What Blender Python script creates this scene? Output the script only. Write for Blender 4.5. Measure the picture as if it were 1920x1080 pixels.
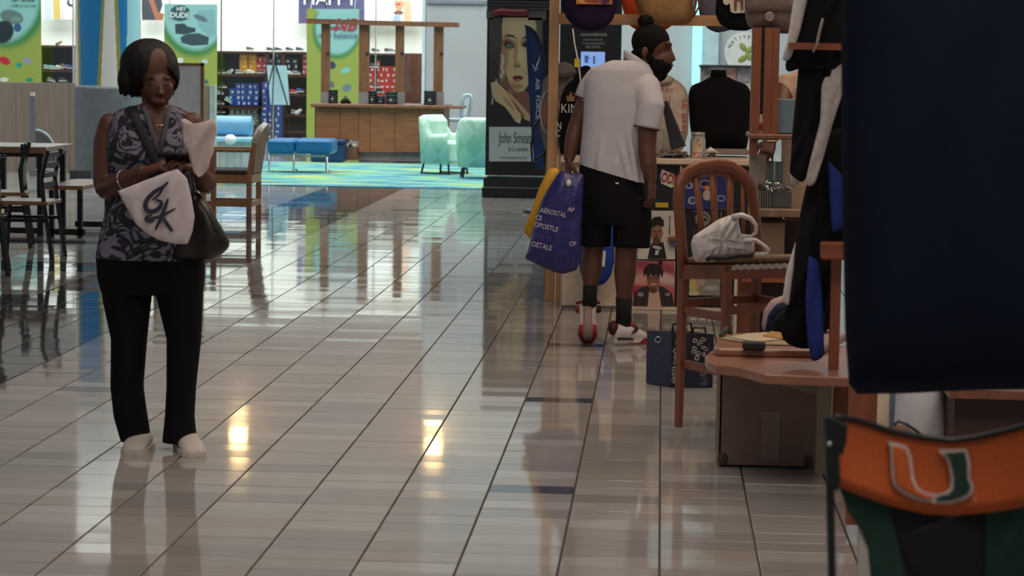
import bpy, bmesh, math, random
import numpy as np
from mathutils import Vector, Matrix
random.seed(7); np.random.seed(7)
sc = bpy.context.scene
col = sc.collection
for o in list(bpy.data.objects): bpy.data.objects.remove(o)

# ---------------------------------------------------------------- camera
FPX = 4500.0; CH = 1.55
_r = 0.015
_a = 282*math.cos(_r) - 422*math.sin(_r); _b = 282*math.sin(_r) + 422*math.cos(_r)
_th = math.atan(_b/FPX); _psi = math.atan(_a*math.cos(_th)/FPX)
CM = Matrix.Rotation(_psi, 3, 'Z') @ Matrix.Rotation(math.pi/2-_th, 3, 'X') @ Matrix.Rotation(_r, 3, 'Z')
cam_d = bpy.data.cameras.new('camera'); cam = bpy.data.objects.new('camera', cam_d); col.objects.link(cam)
cam_d.sensor_width = 36; cam_d.lens = FPX/1920*36; cam_d.clip_start = .1; cam_d.clip_end = 300
cam.matrix_world = Matrix.Translation((0, 0, CH)) @ CM.to_4x4()
cam_d.dof.use_dof = True; cam_d.dof.focus_distance = 13.5; cam_d.dof.aperture_fstop = 7.0
sc.camera = cam
CMn = np.array(CM)
def P(px, py, Y):
    """photo pixel (1920x1080) -> world point standing at distance Y down the mall"""
    d = CM @ Vector(((px-960)/FPX, -(py-540)/FPX, -1)); k = Y/d.y
    return Vector((d.x*k, Y, CH+d.z*k))
def G(px, py):
    d = CM @ Vector(((px-960)/FPX, -(py-540)/FPX, -1)); k = -CH/d.z
    return Vector((d.x*k, d.y*k, 0))
def proj(co):
    q = (np.asarray(co)-np.array([0, 0, CH])) @ CMn
    return 960+FPX*q[:, 0]/-q[:, 2], 540-FPX*q[:, 1]/-q[:, 2]

# ---------------------------------------------------------------- world, lights, exposure
w = bpy.data.worlds.new('world'); sc.world = w; w.use_nodes = True
bg = w.node_tree.nodes['Background']; bg.inputs[0].default_value = (.80, .86, .92, 1); bg.inputs[1].default_value = .33
sc.view_settings.view_transform = 'Standard'; sc.view_settings.look = 'None'
sc.view_settings.exposure = 0; sc.view_settings.gamma = 1; sc.view_settings.use_curve_mapping = False
def area(name, loc, sx, sy, power, colr, rot=(0, 0, 0), spread=math.pi):
    l = bpy.data.lights.new(name, 'AREA'); l.shape = 'RECTANGLE'; l.size = sx; l.size_y = sy
    l.energy = power; l.color = colr; l.spread = spread
    o = bpy.data.objects.new(name, l); o.location = loc; o.rotation_euler = rot; col.objects.link(o); return o
area('skylight_light', (-4, 33, 8.8), 16, 14, 2500, (.93, 1.0, .985))
area('store_ceiling_light', (-9, 45.4, 4.1), 13, 2.6, 1000, (1, .98, .94))
area('booth_ceiling_light', (1.2, 12.0, 4.5), 3.0, 5, 120, (1, .78, .58))
area('concourse_ceiling_light', (-1.5, 8.0, 4.5), 3, 5, 62, (1, .93, .88))
area('near_fill_light', (.9, 3.6, 4.5), 2.4, 2.4, 125, (1, .84, .70))  # unseen fill light, added to brighten the dark foreground near the camera

# ---------------------------------------------------------------- materials
def lin(c):
    return tuple(((x/255)/12.92 if x/255 <= .04045 else ((x/255+.055)/1.055)**2.4) for x in c[:3])
MC = {}
def M(name, rgb, rough=.6, metal=0, noise=None, emit=0, bump=None, stretch=(1, 1, 1), spec=.5, alpha=None):
    """procedural material: base colour varied by noise=(scale, amount), bump=(scale, strength)"""
    if name in MC: return MC[name]
    m = bpy.data.materials.new(name); m.use_nodes = True; MC[name] = m
    nt = m.node_tree; b = nt.nodes['Principled BSDF']; c = lin(rgb)
    b.inputs['Base Color'].default_value = (*c, 1); b.inputs['Roughness'].default_value = rough
    b.inputs['Metallic'].default_value = metal; b.inputs['Specular IOR Level'].default_value = spec
    if emit:
        b.inputs['Emission Color'].default_value = (*c, 1); b.inputs['Emission Strength'].default_value = emit
    if noise is None: noise = (9, .10)
    tc = nt.nodes.new('ShaderNodeTexCoord'); mp = nt.nodes.new('ShaderNodeMapping'); mp.inputs['Scale'].default_value = stretch
    nt.links.new(tc.outputs['Object'], mp.inputs[0])
    nz = nt.nodes.new('ShaderNodeTexNoise'); nz.inputs['Scale'].default_value = noise[0]; nz.inputs['Detail'].default_value = 4
    nt.links.new(mp.outputs[0], nz.inputs['Vector'])
    rp = nt.nodes.new('ShaderNodeValToRGB'); a = noise[1]
    rp.color_ramp.elements[0].position = .3; rp.color_ramp.elements[1].position = .7
    rp.color_ramp.elements[0].color = (*[max(0, x*(1-a)) for x in c], 1); rp.color_ramp.elements[1].color = (*[min(1, x*(1+a)) for x in c], 1)
    nt.links.new(nz.outputs['Fac'], rp.inputs[0]); nt.links.new(rp.outputs[0], b.inputs['Base Color'])
    if bump:
        n2 = nt.nodes.new('ShaderNodeTexNoise'); n2.inputs['Scale'].default_value = bump[0]; nt.links.new(mp.outputs[0], n2.inputs['Vector'])
        bp = nt.nodes.new('ShaderNodeBump'); bp.inputs['Strength'].default_value = bump[1]; bp.inputs['Distance'].default_value = .01
        nt.links.new(n2.outputs['Fac'], bp.inputs['Height']); nt.links.new(bp.outputs[0], b.inputs['Normal'])
    return m
def wood(name, rgb, rough=.4, axis=(1, 1, .12), s=28, amt=.28):
    return M(name, rgb, rough, noise=(s, amt), stretch=axis)
def glassmat(name, rgb, refl=.08, tint=1.0):
    if name in MC: return MC[name]
    m = bpy.data.materials.new(name); m.use_nodes = True; MC[name] = m; nt = m.node_tree
    nt.nodes.remove(nt.nodes['Principled BSDF']); out = nt.nodes['Material Output']
    t = nt.nodes.new('ShaderNodeBsdfTransparent'); t.inputs[0].default_value = (*lin(rgb), 1)
    g = nt.nodes.new('ShaderNodeBsdfGlossy'); g.inputs['Roughness'].default_value = .03
    x = nt.nodes.new('ShaderNodeMixShader'); x.inputs[0].default_value = refl
    nt.links.new(t.outputs[0], x.inputs[1]); nt.links.new(g.outputs[0], x.inputs[2]); nt.links.new(x.outputs[0], out.inputs[0])
    return m
def printmat(name, rough=.5):
    if name in MC: return MC[name]
    m = bpy.data.materials.new(name); m.use_nodes = True; MC[name] = m; nt = m.node_tree
    b = nt.nodes['Principled BSDF']; b.inputs['Roughness'].default_value = rough
    a = nt.nodes.new('ShaderNodeAttribute'); a.attribute_name = 'Col'
    nt.links.new(a.outputs['Color'], b.inputs['Base Color']); return m

# ---------------------------------------------------------------- mesh builder
ORG = {}
class MB:
    def __init__(s, xf=None): s.v = []; s.f = []; s.mi = []; s.xf = xf
    def add(s, vs, fs, m=0):
        b = len(s.v)
        for q in vs:
            q = Vector(q); s.v.append(s.xf @ q if s.xf else q)
        for f in fs: s.f.append([b+i for i in f]); s.mi.append(m)
        return s
    def box(s, c, d, rot=None, m=0, ch=0, top=(1, 1)):
        hx, hy, hz = d[0]/2, d[1]/2, d[2]/2
        if ch:
            vs = []; fs = []
            pr = [(-hx+ch, -hy), (hx-ch, -hy), (hx, -hy+ch), (hx, hy-ch), (hx-ch, hy), (-hx+ch, hy), (-hx, hy-ch), (-hx, -hy+ch)]
            ins = [(max(-hx+ch, min(hx-ch, x)), max(-hy+ch, min(hy-ch, y))) for x, y in pr]
            for lst, z in ((ins, -hz), (pr, -hz+ch), (pr, hz-ch), (ins, hz)):
                vs += [(x, y, z) for x, y in lst]
            for k in range(3):
                for i in range(8): fs.append((k*8+i, k*8+(i+1) % 8, k*8+8+(i+1) % 8, k*8+8+i))
            fs.append(tuple(range(7, -1, -1))); fs.append(tuple(range(24, 32)))
        else:
            tx, ty = top
            vs = [(-hx, -hy, -hz), (hx, -hy, -hz), (hx, hy, -hz), (-hx, hy, -hz), (-hx*tx, -hy*ty, hz), (hx*tx, -hy*ty, hz), (hx*tx, hy*ty, hz), (-hx*tx, hy*ty, hz)]
            fs = [(0, 3, 2, 1), (4, 5, 6, 7), (0, 1, 5, 4), (1, 2, 6, 5), (2, 3, 7, 6), (3, 0, 4, 7)]
        c = Vector(c)
        return s.add([(rot @ Vector(q) if rot else Vector(q))+c for q in vs], fs, m)
    def bar(s, p0, p1, wd, ht, m=0, up=(0, 0, 1)):
        """rectangular bar from p0 to p1"""
        p0, p1 = Vector(p0), Vector(p1); z = (p1-p0); L = z.length; z.normalize()
        u = Vector(up); x = u.cross(z)
        if x.length < 1e-4: x = Vector((1, 0, 0)).cross(z)
        x.normalize(); y = z.cross(x); R = Matrix((x, y, z)).transposed()
        return s.box((p0+p1)/2, (wd, ht, L), R, m)
    def rings(s, rr, m=0, cap=True, closed=True):
        n = len(rr[0]); vs = [q for r in rr for q in r]; fs = []
        for k in range(len(rr)-1):
            for i in range(n if closed else n-1):
                fs.append((k*n+i, k*n+(i+1) % n, (k+1)*n+(i+1) % n, (k+1)*n+i))
        if cap: fs.append(tuple(range(n-1, -1, -1))); fs.append(tuple(range((len(rr)-1)*n, len(rr)*n)))
        return s.add(vs, fs, m)
    def path(s, pts, rad, n=10, m=0, ref=(0, 1, 0), cap=True):
        """swept tube; rad items scalar or (a, b) with b along ref"""
        pts = [Vector(p) for p in pts]; rr = []
        if not isinstance(rad, (list, tuple)): rad = [rad]*len(pts)
        for i, p in enumerate(pts):
            t = (pts[min(i+1, len(pts)-1)]-pts[max(i-1, 0)])
            if t.length < 1e-9: t = Vector((0, 0, 1))
            t.normalize(); rf = Vector(ref); x = rf.cross(t)
            if x.length < .05: x = Vector((1, 0, .01)).cross(t)
            x.normalize(); y = t.cross(x)
            r = rad[i]; a, b = r if isinstance(r, (list, tuple)) else (r, r)
            rr.append([p+x*a*math.cos(2*math.pi*k/n)+y*b*math.sin(2*math.pi*k/n) for k in range(n)])
        return s.rings(rr, m, cap)
    def tube(s, p0, p1, r0, r1=None, n=10, m=0): return s.path([p0, p1], [r0, r0 if r1 is None else r1], n, m)
    def ell(s, c, r, rot=None, nu=16, nv=10, m=0):
        c = Vector(c); rr = []
        for j in range(1, nv):
            a = math.pi*j/nv; ring = []
            for i in range(nu):
                t = 2*math.pi*i/nu; q = Vector((r[0]*math.sin(a)*math.cos(t), r[1]*math.sin(a)*math.sin(t), r[2]*-math.cos(a)))
                ring.append(c+(rot @ q if rot else q))
            rr.append(ring)
        return s.rings(rr, m)
    def lathe(s, prof, c, n=20, m=0):
        c = Vector(c)
        return s.rings([[c+Vector((r*math.cos(2*math.pi*k/n), r*math.sin(2*math.pi*k/n), z)) for k in range(n)] for r, z in prof], m)
    def prism(s, pts, off, m=0):
        """polygon of world points extruded by vector off"""
        pts = [Vector(p) for p in pts]; off = Vector(off); n = len(pts)
        fs = [tuple(range(n-1, -1, -1)), tuple(range(n, 2*n))]+[(i, (i+1) % n, n+(i+1) % n, n+i) for i in range(n)]
        return s.add(pts+[p+off for p in pts], fs, m)
    def mesh(s, name, mats, org=Vector((0, 0, 0)), smooth=False):
        me = bpy.data.meshes.new(name); me.from_pydata([tuple(Vector(q)-org) for q in s.v], [], s.f)
        for mt in (mats if isinstance(mats, (list, tuple)) else [mats]): me.materials.append(mt)
        me.polygons.foreach_set('material_index', s.mi)
        bm = bmesh.new(); bm.from_mesh(me); bmesh.ops.recalc_face_normals(bm, faces=bm.faces); bm.to_mesh(me); bm.free()
        if smooth: me.polygons.foreach_set('use_smooth', [True]*len(me.polygons))
        me.update(); return me
    def build(s, name, mats, parent=None, smooth=False, bevel=0, sub=0, solid=0):
        return link(s.mesh(name, mats, Vector((0, 0, 0)), smooth), name, parent, bevel, sub, solid)
def link(me, name, parent=None, bevel=0, sub=0, solid=0):
    """mesh in world coordinates -> object, origin at its parent's origin or its own base"""
    n = len(me.vertices); co = np.empty(n*3); me.vertices.foreach_get('co', co); co = co.reshape(-1, 3)
    if parent is None:
        mn, mx = co.min(0), co.max(0); org = Vector(((mn[0]+mx[0])/2, (mn[1]+mx[1])/2, mn[2]))
    else: org = ORG[parent.name]
    co -= np.array(org); me.vertices.foreach_set('co', co.ravel()); me.update()
    o = bpy.data.objects.new(name, me); col.objects.link(o); ORG[o.name] = org
    if parent: o.parent = parent
    else: o.location = org
    if bevel:
        b = o.modifiers.new('bevel', 'BEVEL'); b.width = bevel; b.segments = 2; b.limit_method = 'ANGLE'
    if solid:
        b = o.modifiers.new('solid', 'SOLIDIFY'); b.thickness = solid; b.offset = 0
    if sub:
        b = o.modifiers.new('sub', 'SUBSURF'); b.levels = sub; b.render_levels = sub
    return o
def tag(o, label=None, cat=None, group=None, kind=None):
    if label: o['label'] = label
    if cat: o['category'] = cat
    if group: o['group'] = group
    if kind: o['kind'] = kind
    return o
def thing(name, label, cat, loc, group=None):
    o = bpy.data.objects.new(name, None); o.location = loc; o.empty_display_size = .1; col.objects.link(o)
    ORG[o.name] = Vector(loc); return tag(o, label, cat, group)
def struct(o): o['kind'] = 'structure'; return o
def copy_tree(o, parent=None):
    c = o.copy(); col.objects.link(c); c.parent = parent
    for ch in [x for x in col.objects if x.parent == o]: copy_tree(ch, c)
    return c
def text(body, mat, parent, o, u, v, name='lettering', ext=.0008, align='CENTER', shear=0, bold=0, label=None):
    """lettering as a mesh part: o = baseline point, u = right, v = up, both scaled to one em"""
    c = bpy.data.curves.new('t', 'FONT'); c.body = body; c.align_x = align; c.shear = shear; c.offset = bold; c.resolution_u = 3
    t = bpy.data.objects.new('t', c); col.objects.link(t)
    me = bpy.data.meshes.new_from_object(t.evaluated_get(bpy.context.evaluated_depsgraph_get()))
    bpy.data.objects.remove(t)
    u, v, o = Vector(u), Vector(v), Vector(o); n = u.cross(v).normalized()
    for q in me.vertices: q.co = o+u*q.co.x+v*q.co.y+n*(ext+q.co.z)
    me.materials.clear(); me.materials.append(mat); me.name = name
    ob = link(me, name, parent)
    if label: ob['label'] = label
    return ob
# painted flat prints: a grid of points coloured by shapes given in photo pixels
def E(cx, cy, rx, ry, c, ang=0, soft=.15): return ('e', cx, cy, rx, ry, c, ang, soft)
def Pg(pts, c): return ('p', pts, c)
def paintcol(X, Y, base, ops):
    C = np.empty(X.shape+(3,)); C[:] = lin(base)
    for op in ops:
        if op[0] == 'e':
            _, cx, cy, rx, ry, c, ang, soft = op; ca, sa = math.cos(ang), math.sin(ang)
            dx, dy = X-cx, Y-cy; d = np.hypot((dx*ca+dy*sa)/rx, (-dx*sa+dy*ca)/ry)
            k = np.clip((1-d)/max(soft, 1e-3)+.5, 0, 1)[..., None]; C = C*(1-k)+np.array(lin(c))*k
        elif op[0] == 'p':
            pts = op[1]; ins = np.zeros(X.shape, bool); n = len(pts)
            for i in range(n):
                x1, y1 = pts[i]; x2, y2 = pts[(i+1) % n]
                if y1 == y2: continue
                ins ^= ((y1 > Y) != (y2 > Y)) & (X < (x2-x1)*(Y-y1)/(y2-y1)+x1)
            C[ins] = lin(op[2])
        elif op[0] == 'n':   # speckle noise
            C = np.clip(C*(1+op[1]*(np.random.rand(*X.shape, 1)-.5)), 0, 1)
    return C
def paint(name, parent, x0, y0, x1, y1, Y, nx, ny, base, ops, rough=.5, pos=None, thick=0):
    xs = np.linspace(x0, x1, nx+1); ys = np.linspace(y0, y1, ny+1); X, YY = np.meshgrid(xs, ys)
    C = paintcol(X, YY, base, ops)
    pos = pos or (lambda x, y: P(x, y, Y))
    me = bpy.data.meshes.new(name)
    vs = [tuple(pos(xs[i], ys[j])) for j in range(ny+1) for i in range(nx+1)]
    fs = [(j*(nx+1)+i, (j+1)*(nx+1)+i, (j+1)*(nx+1)+i+1, j*(nx+1)+i+1) for j in range(ny) for i in range(nx)]
    me.from_pydata(vs, [], fs); me.materials.append(printmat('print_%d' % int(rough*100), rough))
    at = me.color_attributes.new('Col', 'FLOAT_COLOR', 'POINT')
    cc = np.ones((len(vs), 4)); cc[:, :3] = C.reshape(-1, 3); at.data.foreach_set('color', cc.ravel())
    return link(me, name, parent)
def resample(poly, n):
    p = np.array(poly, float); q = np.vstack([p, p[:1]]); d = np.hypot(*np.diff(q, axis=0).T); s = np.r_[0, np.cumsum(d)]
    t = np.linspace(0, s[-1], n, endpoint=False); return np.c_[np.interp(t, s, q[:, 0]), np.interp(t, s, q[:, 1])]
def puff(name, mat, parent, poly, Y, th, fold=0, ffreq=.25, n=72, c=None, smooth=True, fd=0, mats=None, back=1.0, sm=1, lean=0):
    """soft padded solid from an outline in photo pixels, standing at distance Y, half-thickness th"""
    p = resample(poly, n)
    for _ in range(sm): p = (np.roll(p, 1, 0)+2*p+np.roll(p, -1, 0))/4
    c = np.array(c) if c is not None else p.mean(0); mb = MB(); rr = []
    prof = [(.03, 1), (.25, 1), (.45, .98), (.62, .93), (.76, .84), (.87, .68), (.95, .45), (1, .12)]
    y0 = p[:, 1].min(); y1 = p[:, 1].max()
    def ring(k, z, sgn):
        out = []
        for x, y in c+(p-c)*k:
            d = sgn*th*z*(1 if sgn < 0 else back)
            if fold: d += fold*z*math.sin(x*ffreq+y*ffreq*.35+1.7*math.sin(y*ffreq*.21))*(.4+.6*(y-y0)/(y1-y0+1e-6))
            d += lean*(y-y0)/(y1-y0+1e-6)
            out.append(P(x, y, Y+d))
        return out
    for k, z in prof: rr.append(ring(k, z, -1))
    for k, z in reversed(prof): rr.append(ring(k, z, 1))
    mb.rings(rr); return mb.build(name, mats or mat, parent, smooth)
def blob(name, mat, parent, mb, voxel, cut=None, smooth=2, solid=0, planes=()):
    """union of closed shapes -> one continuous smooth surface; cut(co) -> mask of faces to drop"""
    me = mb.mesh('tmp', mat); t = bpy.data.objects.new('tmp', me); col.objects.link(t)
    r = t.modifiers.new('r', 'REMESH'); r.mode = 'VOXEL'; r.voxel_size = voxel; r.use_smooth_shade = True
    if smooth: s_ = t.modifiers.new('s', 'SMOOTH'); s_.iterations = smooth; s_.factor = .5
    m2 = bpy.data.meshes.new_from_object(t.evaluated_get(bpy.context.evaluated_depsgraph_get()))
    bpy.data.objects.remove(t); m2.name = name
    if cut:
        n = len(m2.polygons); cc = np.empty(n*3); m2.polygons.foreach_get('center', cc); cc = cc.reshape(-1, 3)
        drop = cut(cc); bm = bmesh.new(); bm.from_mesh(m2); bm.faces.ensure_lookup_table()
        bmesh.ops.delete(bm, geom=[bm.faces[i] for i in np.nonzero(drop)[0]], context='FACES')
        for _ in range(6):
            bv = [v for v in bm.verts if v.is_boundary]; bmesh.ops.smooth_vert(bm, verts=bv, factor=.5, use_axis_x=True, use_axis_y=True, use_axis_z=True)
        bm.to_mesh(m2); bm.free()
    if planes:
        bm = bmesh.new(); bm.from_mesh(m2)
        for co, no in planes: bmesh.ops.bisect_plane(bm, geom=bm.verts[:]+bm.edges[:]+bm.faces[:], plane_co=co, plane_no=no, clear_outer=True)
        bm.to_mesh(m2); bm.free()
    m2.materials.clear(); m2.materials.append(mat)
    m2.polygons.foreach_set('use_smooth', [True]*len(m2.polygons))
    return link(m2, name, parent, solid=solid)
# ================================================================ the setting
def pb(mb, x0, y0, x1, y1, Y, dep, m=0, ch=0):
    """upright box whose front face covers photo pixels x0..x1, y0..y1 at distance Y"""
    a = P((x0+x1)/2, y0, Y); b = P((x0+x1)/2, y1, Y); l = P(x0, (y0+y1)/2, Y); r = P(x1, (y0+y1)/2, Y)
    return mb.box(((l.x+r.x)/2, Y+dep/2, (a.z+b.z)/2), (abs(r.x-l.x), dep, abs(a.z-b.z)), None, m, ch)
def pz(px, py, Y): return P(px, py, Y).z
def pX(px, Y, py=200): return P(px, py, Y).x

# --- floor: a grout bed with every tile set proud of it
TW, TL = .31, .155
grout = M('grout', (74, 66, 60), .8)
tcols = [(163, 157, 153), (172, 167, 163), (153, 148, 145), (179, 175, 171), (166, 158, 152), (157, 153, 150)]
def tilemat(n, c, r):
    m = M(n, c, r, noise=(16, .10), stretch=(.35, 1.6, 1), spec=.4); return m
tm = [tilemat('floor_tile_%d' % i, c, .05+.012*(i % 3)) for i, c in enumerate(tcols)]
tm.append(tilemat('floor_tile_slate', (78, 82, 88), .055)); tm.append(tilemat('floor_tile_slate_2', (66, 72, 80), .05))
fl = struct(MB().box((-3, 22, -.06), (34, 54, .1)).build('floor', grout))
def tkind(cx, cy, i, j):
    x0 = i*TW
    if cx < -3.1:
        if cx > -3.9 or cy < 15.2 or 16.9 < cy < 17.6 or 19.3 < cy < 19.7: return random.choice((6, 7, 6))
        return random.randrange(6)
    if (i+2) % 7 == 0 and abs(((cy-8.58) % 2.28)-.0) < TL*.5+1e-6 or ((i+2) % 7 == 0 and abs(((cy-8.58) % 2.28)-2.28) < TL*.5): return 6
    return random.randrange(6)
def tilemesh(k):
    w_, l_, h_ = TW/2-.0035, TL/2-.0008, .012; c_ = .001
    vs = [(-w_, -l_, -h_), (w_, -l_, -h_), (w_, l_, -h_), (-w_, l_, -h_), (-w_, -l_, -c_), (w_, -l_, -c_), (w_, l_, -c_), (-w_, l_, -c_),
          (-w_+c_, -l_+c_*.5, 0), (w_-c_, -l_+c_*.5, 0), (w_-c_, l_-c_*.5, 0), (-w_+c_, l_-c_*.5, 0)]
    fs = [(8, 9, 10, 11)]
    for b in (0, 4):
        for i in range(4): fs.append((b+i, b+(i+1) % 4, b+4+(i+1) % 4, b+4+i))
    return vs, fs
tv, tf = tilemesh(0); tvn = np.array(tv)
tmesh = []
for k in range(8):
    me = bpy.data.meshes.new('floor_tile'); me.from_pydata(tv, [], tf); me.materials.append(tm[k]); tmesh.append(me)
near = []; SV = []; SF = []; SM = []; nb = 0
TILT = math.radians(.16); TX0 = .023
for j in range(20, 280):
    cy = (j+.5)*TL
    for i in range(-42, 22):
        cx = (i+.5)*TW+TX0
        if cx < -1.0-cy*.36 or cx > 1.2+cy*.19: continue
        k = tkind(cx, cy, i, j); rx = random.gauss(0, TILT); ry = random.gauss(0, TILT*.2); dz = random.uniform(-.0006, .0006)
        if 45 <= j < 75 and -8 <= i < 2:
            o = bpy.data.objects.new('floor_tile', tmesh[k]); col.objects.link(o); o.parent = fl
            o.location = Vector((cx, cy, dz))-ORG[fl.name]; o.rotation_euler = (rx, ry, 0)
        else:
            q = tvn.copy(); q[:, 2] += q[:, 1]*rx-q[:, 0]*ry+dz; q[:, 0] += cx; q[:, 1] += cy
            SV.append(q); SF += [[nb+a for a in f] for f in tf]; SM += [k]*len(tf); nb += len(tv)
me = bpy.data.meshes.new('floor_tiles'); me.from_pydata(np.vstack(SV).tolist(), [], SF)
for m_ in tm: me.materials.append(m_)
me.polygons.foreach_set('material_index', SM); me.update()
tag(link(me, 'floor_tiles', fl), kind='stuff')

# --- carpet of the seating area
def carpetmat():
    m = bpy.data.materials.new('carpet'); m.use_nodes = True; nt = m.node_tree; b = nt.nodes['Principled BSDF']; b.inputs['Roughness'].default_value = .9
    tc = nt.nodes.new('ShaderNodeTexCoord'); mp = nt.nodes.new('ShaderNodeMapping'); mp.inputs['Scale'].default_value = (.55, 1.5, 1)
    nz = nt.nodes.new('ShaderNodeTexNoise'); nz.inputs['Scale'].default_value = 1.6; nz.inputs['Detail'].default_value = 5; nz.inputs['Roughness'].default_value = .65
    rp = nt.nodes.new('ShaderNodeValToRGB'); e = rp.color_ramp.elements
    e[0].position = .36; e[0].color = (*lin((30, 84, 134)), 1); e[1].position = .62; e[1].color = (*lin((186, 190, 84)), 1)
    for p_, c_ in ((.43, (58, 128, 160)), (.5, (104, 170, 166)), (.56, (120, 176, 118))):
        x = e.new(p_); x.color = (*lin(c_), 1)
    nt.links.new(tc.outputs['Object'], mp.inputs[0]); nt.links.new(mp.outputs[0], nz.inputs[0]); nt.links.new(nz.outputs[0], rp.inputs[0]); nt.links.new(rp.outputs[0], b.inputs[0])
    return m
c = MB(); c.box((-1.6, 32.1, .006), (9.2, 6.6, .008), None, 0, .002)
tag(c.build('carpet', carpetmat()), 'blue, turquoise and lime streaked carpet under the green armchairs and blue bench', 'carpet')

# --- walls and ceilings
wallm = M('wall_paint', (168, 174, 175), .7, noise=(1.2, .05)); whitem = M('store_white', (240, 238, 232), .7, noise=(2, .03))
xr = pX(797, 43)
b = MB(); b.box(((xr+9)/2, 43.15, 4.6), (9-xr, .3, 9.2)); struct(b.build('wall_right', wallm))
b = MB(); b.box(((xr-17)/2, 43.3, 6.2), (xr+17, .5, 6.0)); struct(b.build('wall_back', M('bulkhead', (150, 141, 137), .7, noise=(1.5, .06))))
b = MB(); b.box(((xr-17)/2, 47.9, 2.0), (xr+17, .2, 4.2)); struct(b.build('wall_store', whitem))
b = MB(); b.box((xr+.05, 45.5, 2.0), (.2, 4.8, 4.2)); struct(b.build('wall_partition', whitem))
b = MB(); b.box(((xr-17)/2, 45.6, 4.25), (xr+17, 4.9, .1)); struct(b.build('ceiling_store', whitem))
b = MB(); b.box((-3, 9.5, 4.75), (30, 27, .2)); struct(b.build('ceiling', M('ceiling_paint', (205, 200, 192), .8)))
# store glazing: panes between slim mullions
glm = glassmat('store_glass', (236, 244, 244), .05); alu = M('aluminium', (176, 180, 182), .35, .8); dark = M('dark_metal', (38, 36, 36), .45, .3)
mx = [-70, 20, 137, 262, 317, 414, 512, 609, 703, 794]
for i in range(len(mx)-1):
    a, b2 = pX(mx[i], 43), pX(mx[i+1], 43)
    t = bpy.data.objects.new('window_%d' % (i+1), None); t.location = ((a+b2)/2, 43.02, 0); col.objects.link(t); ORG[t.name] = Vector(t.location); t['kind'] = 'structure'
    q = MB(); q.box(((a+b2)/2, 43.02, 1.6), (b2-a-.02, .012, 3.2)); q.build('pane', glm, t)
    q = MB(); q.box((a, 43.02, 1.6), (.018, .05, 3.2)); q.build('mullion', dark if i % 2 else alu, t)
q = MB(); pb(q, 791, -80, 797, 285, 42.98, .12); struct(q.build('trim_1', M('jamb', (196, 214, 220), .4)))
q = MB(); q.box(((xr+pX(912, 43))/2, 42.97, pz(850, 4, 43)), (pX(918, 43)-pX(806, 43), .06, .06)); struct(q.build('trim_2', M('wall_groove', (120, 132, 142), .6)))
# wall spot lamps high above the store front: their glow runs down the floor as warm glints
for k, px in enumerate((820, 450)):
    x = pX(px, 42.6); t = thing('wall_lamp', ['warm wall lamp above the right part of the store front', 'warm wall lamp above the left part of the store front'][k], 'lamp', (x, 42.8, 5.35), 'wall lamps above the store front')
    q = MB(); q.lathe([(.02, 5.7), (.16, 5.68), (.2, 5.45), (.19, 5.42)], (x, 42.62, 0), 20); q.build('lamp_shade', dark, t, True)
    q = MB(); q.ell((x, 42.62, 5.42), (.17, .17, .12), None, 18, 10); q.build('bulb', M('warm_glow', (255, 214, 150), .5, emit=30), t, True)
    q = MB(); q.box((x, 42.95, 5.6), (.12, .3, .12)); q.build('bracket', dark, t)

# --- wood-look partition on the left, with end post
lam = wood('laminate', (156, 140, 127), .5, (1, 1, .06), 30, .12)
t = bpy.data.objects.new('wall_left', None); t.location = (pX(130, 31), 31.05, 0); col.objects.link(t); ORG[t.name] = Vector(t.location); t['kind'] = 'structure'
zt = pz(200, 157, 31)
xs = [-70, 30, 130, 262, 392]
for i in range(4):
    a, b2 = pX(xs[i], 31), pX(xs[i+1], 31); q = MB(); q.box(((a+b2)/2, 31.05, zt/2), (b2-a-.006, .1, zt)); q.build('panel', lam, t)
q = MB(); q.box(((pX(393, 31)+pX(404, 31))/2, 31.04, zt/2), (.075, .12, zt)); q.build('end_post', M('pale_post', (186, 196, 190), .5), t)

# --- column with a striped cladding on a grey drum plinth
cx = pX(200, 29.6); r = 62.5*29.3/4500
t = thing('column', 'tall white column with tapering bright blue stripes edged in olive, on a grey drum', 'column', (cx, 29.7, 0))
zp = pz(200, 163, 29.3)
q = MB(); q.lathe([(r*1.0, 0), (r*1.03, .02), (r*1.03, zp-.02), (r*1.0, zp)], (cx, 29.7, 0), 40); q.build('plinth', M('plinth_grey', (118, 124, 130), .45, .2), t, False)
q = MB(); q.lathe([(r*.98, zp), (r*.98, 4.6)], (cx, 29.7, 0), 40); q.build('shaft', M('column_white', (222, 222, 218), .5), t, True)
def cyl(x, y):
    s = max(-.995, min(.995, (x-200.5)/62.5)); p = P(200.5, y, 29.3); a = math.asin(s); return Vector((cx+r*math.sin(a), 29.7-r*math.cos(a), p.z))
BL, OL, WH, CY_LIT = (34, 128, 188), (158, 152, 74), (232, 230, 224), (168, 218, 228)
paint('striped_cladding', t, 138, -30, 263, 163, 29.3, 125, 60, WH,
      [Pg([(149, -30), (209, -30), (200, 163), (152, 163)], OL), Pg([(154, -30), (204, -30), (193, 163), (158, 163)], BL),
       Pg([(224, -30), (264, -30), (264, 163), (231, 163)], OL), Pg([(230, -30), (264, -30), (264, 163), (238, 163)], BL), Pg([(247, -30), (264, -30), (264, 163), (245, 163)], CY_LIT)], .35, cyl)  # pale cyan band: lit right side of the column, put into the colour
q = MB(); pb(q, 131, 320, 170, 336, 28.9, .03); q.build('vent_grille', M('grille', (70, 72, 74), .5, .4), t)
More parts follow.
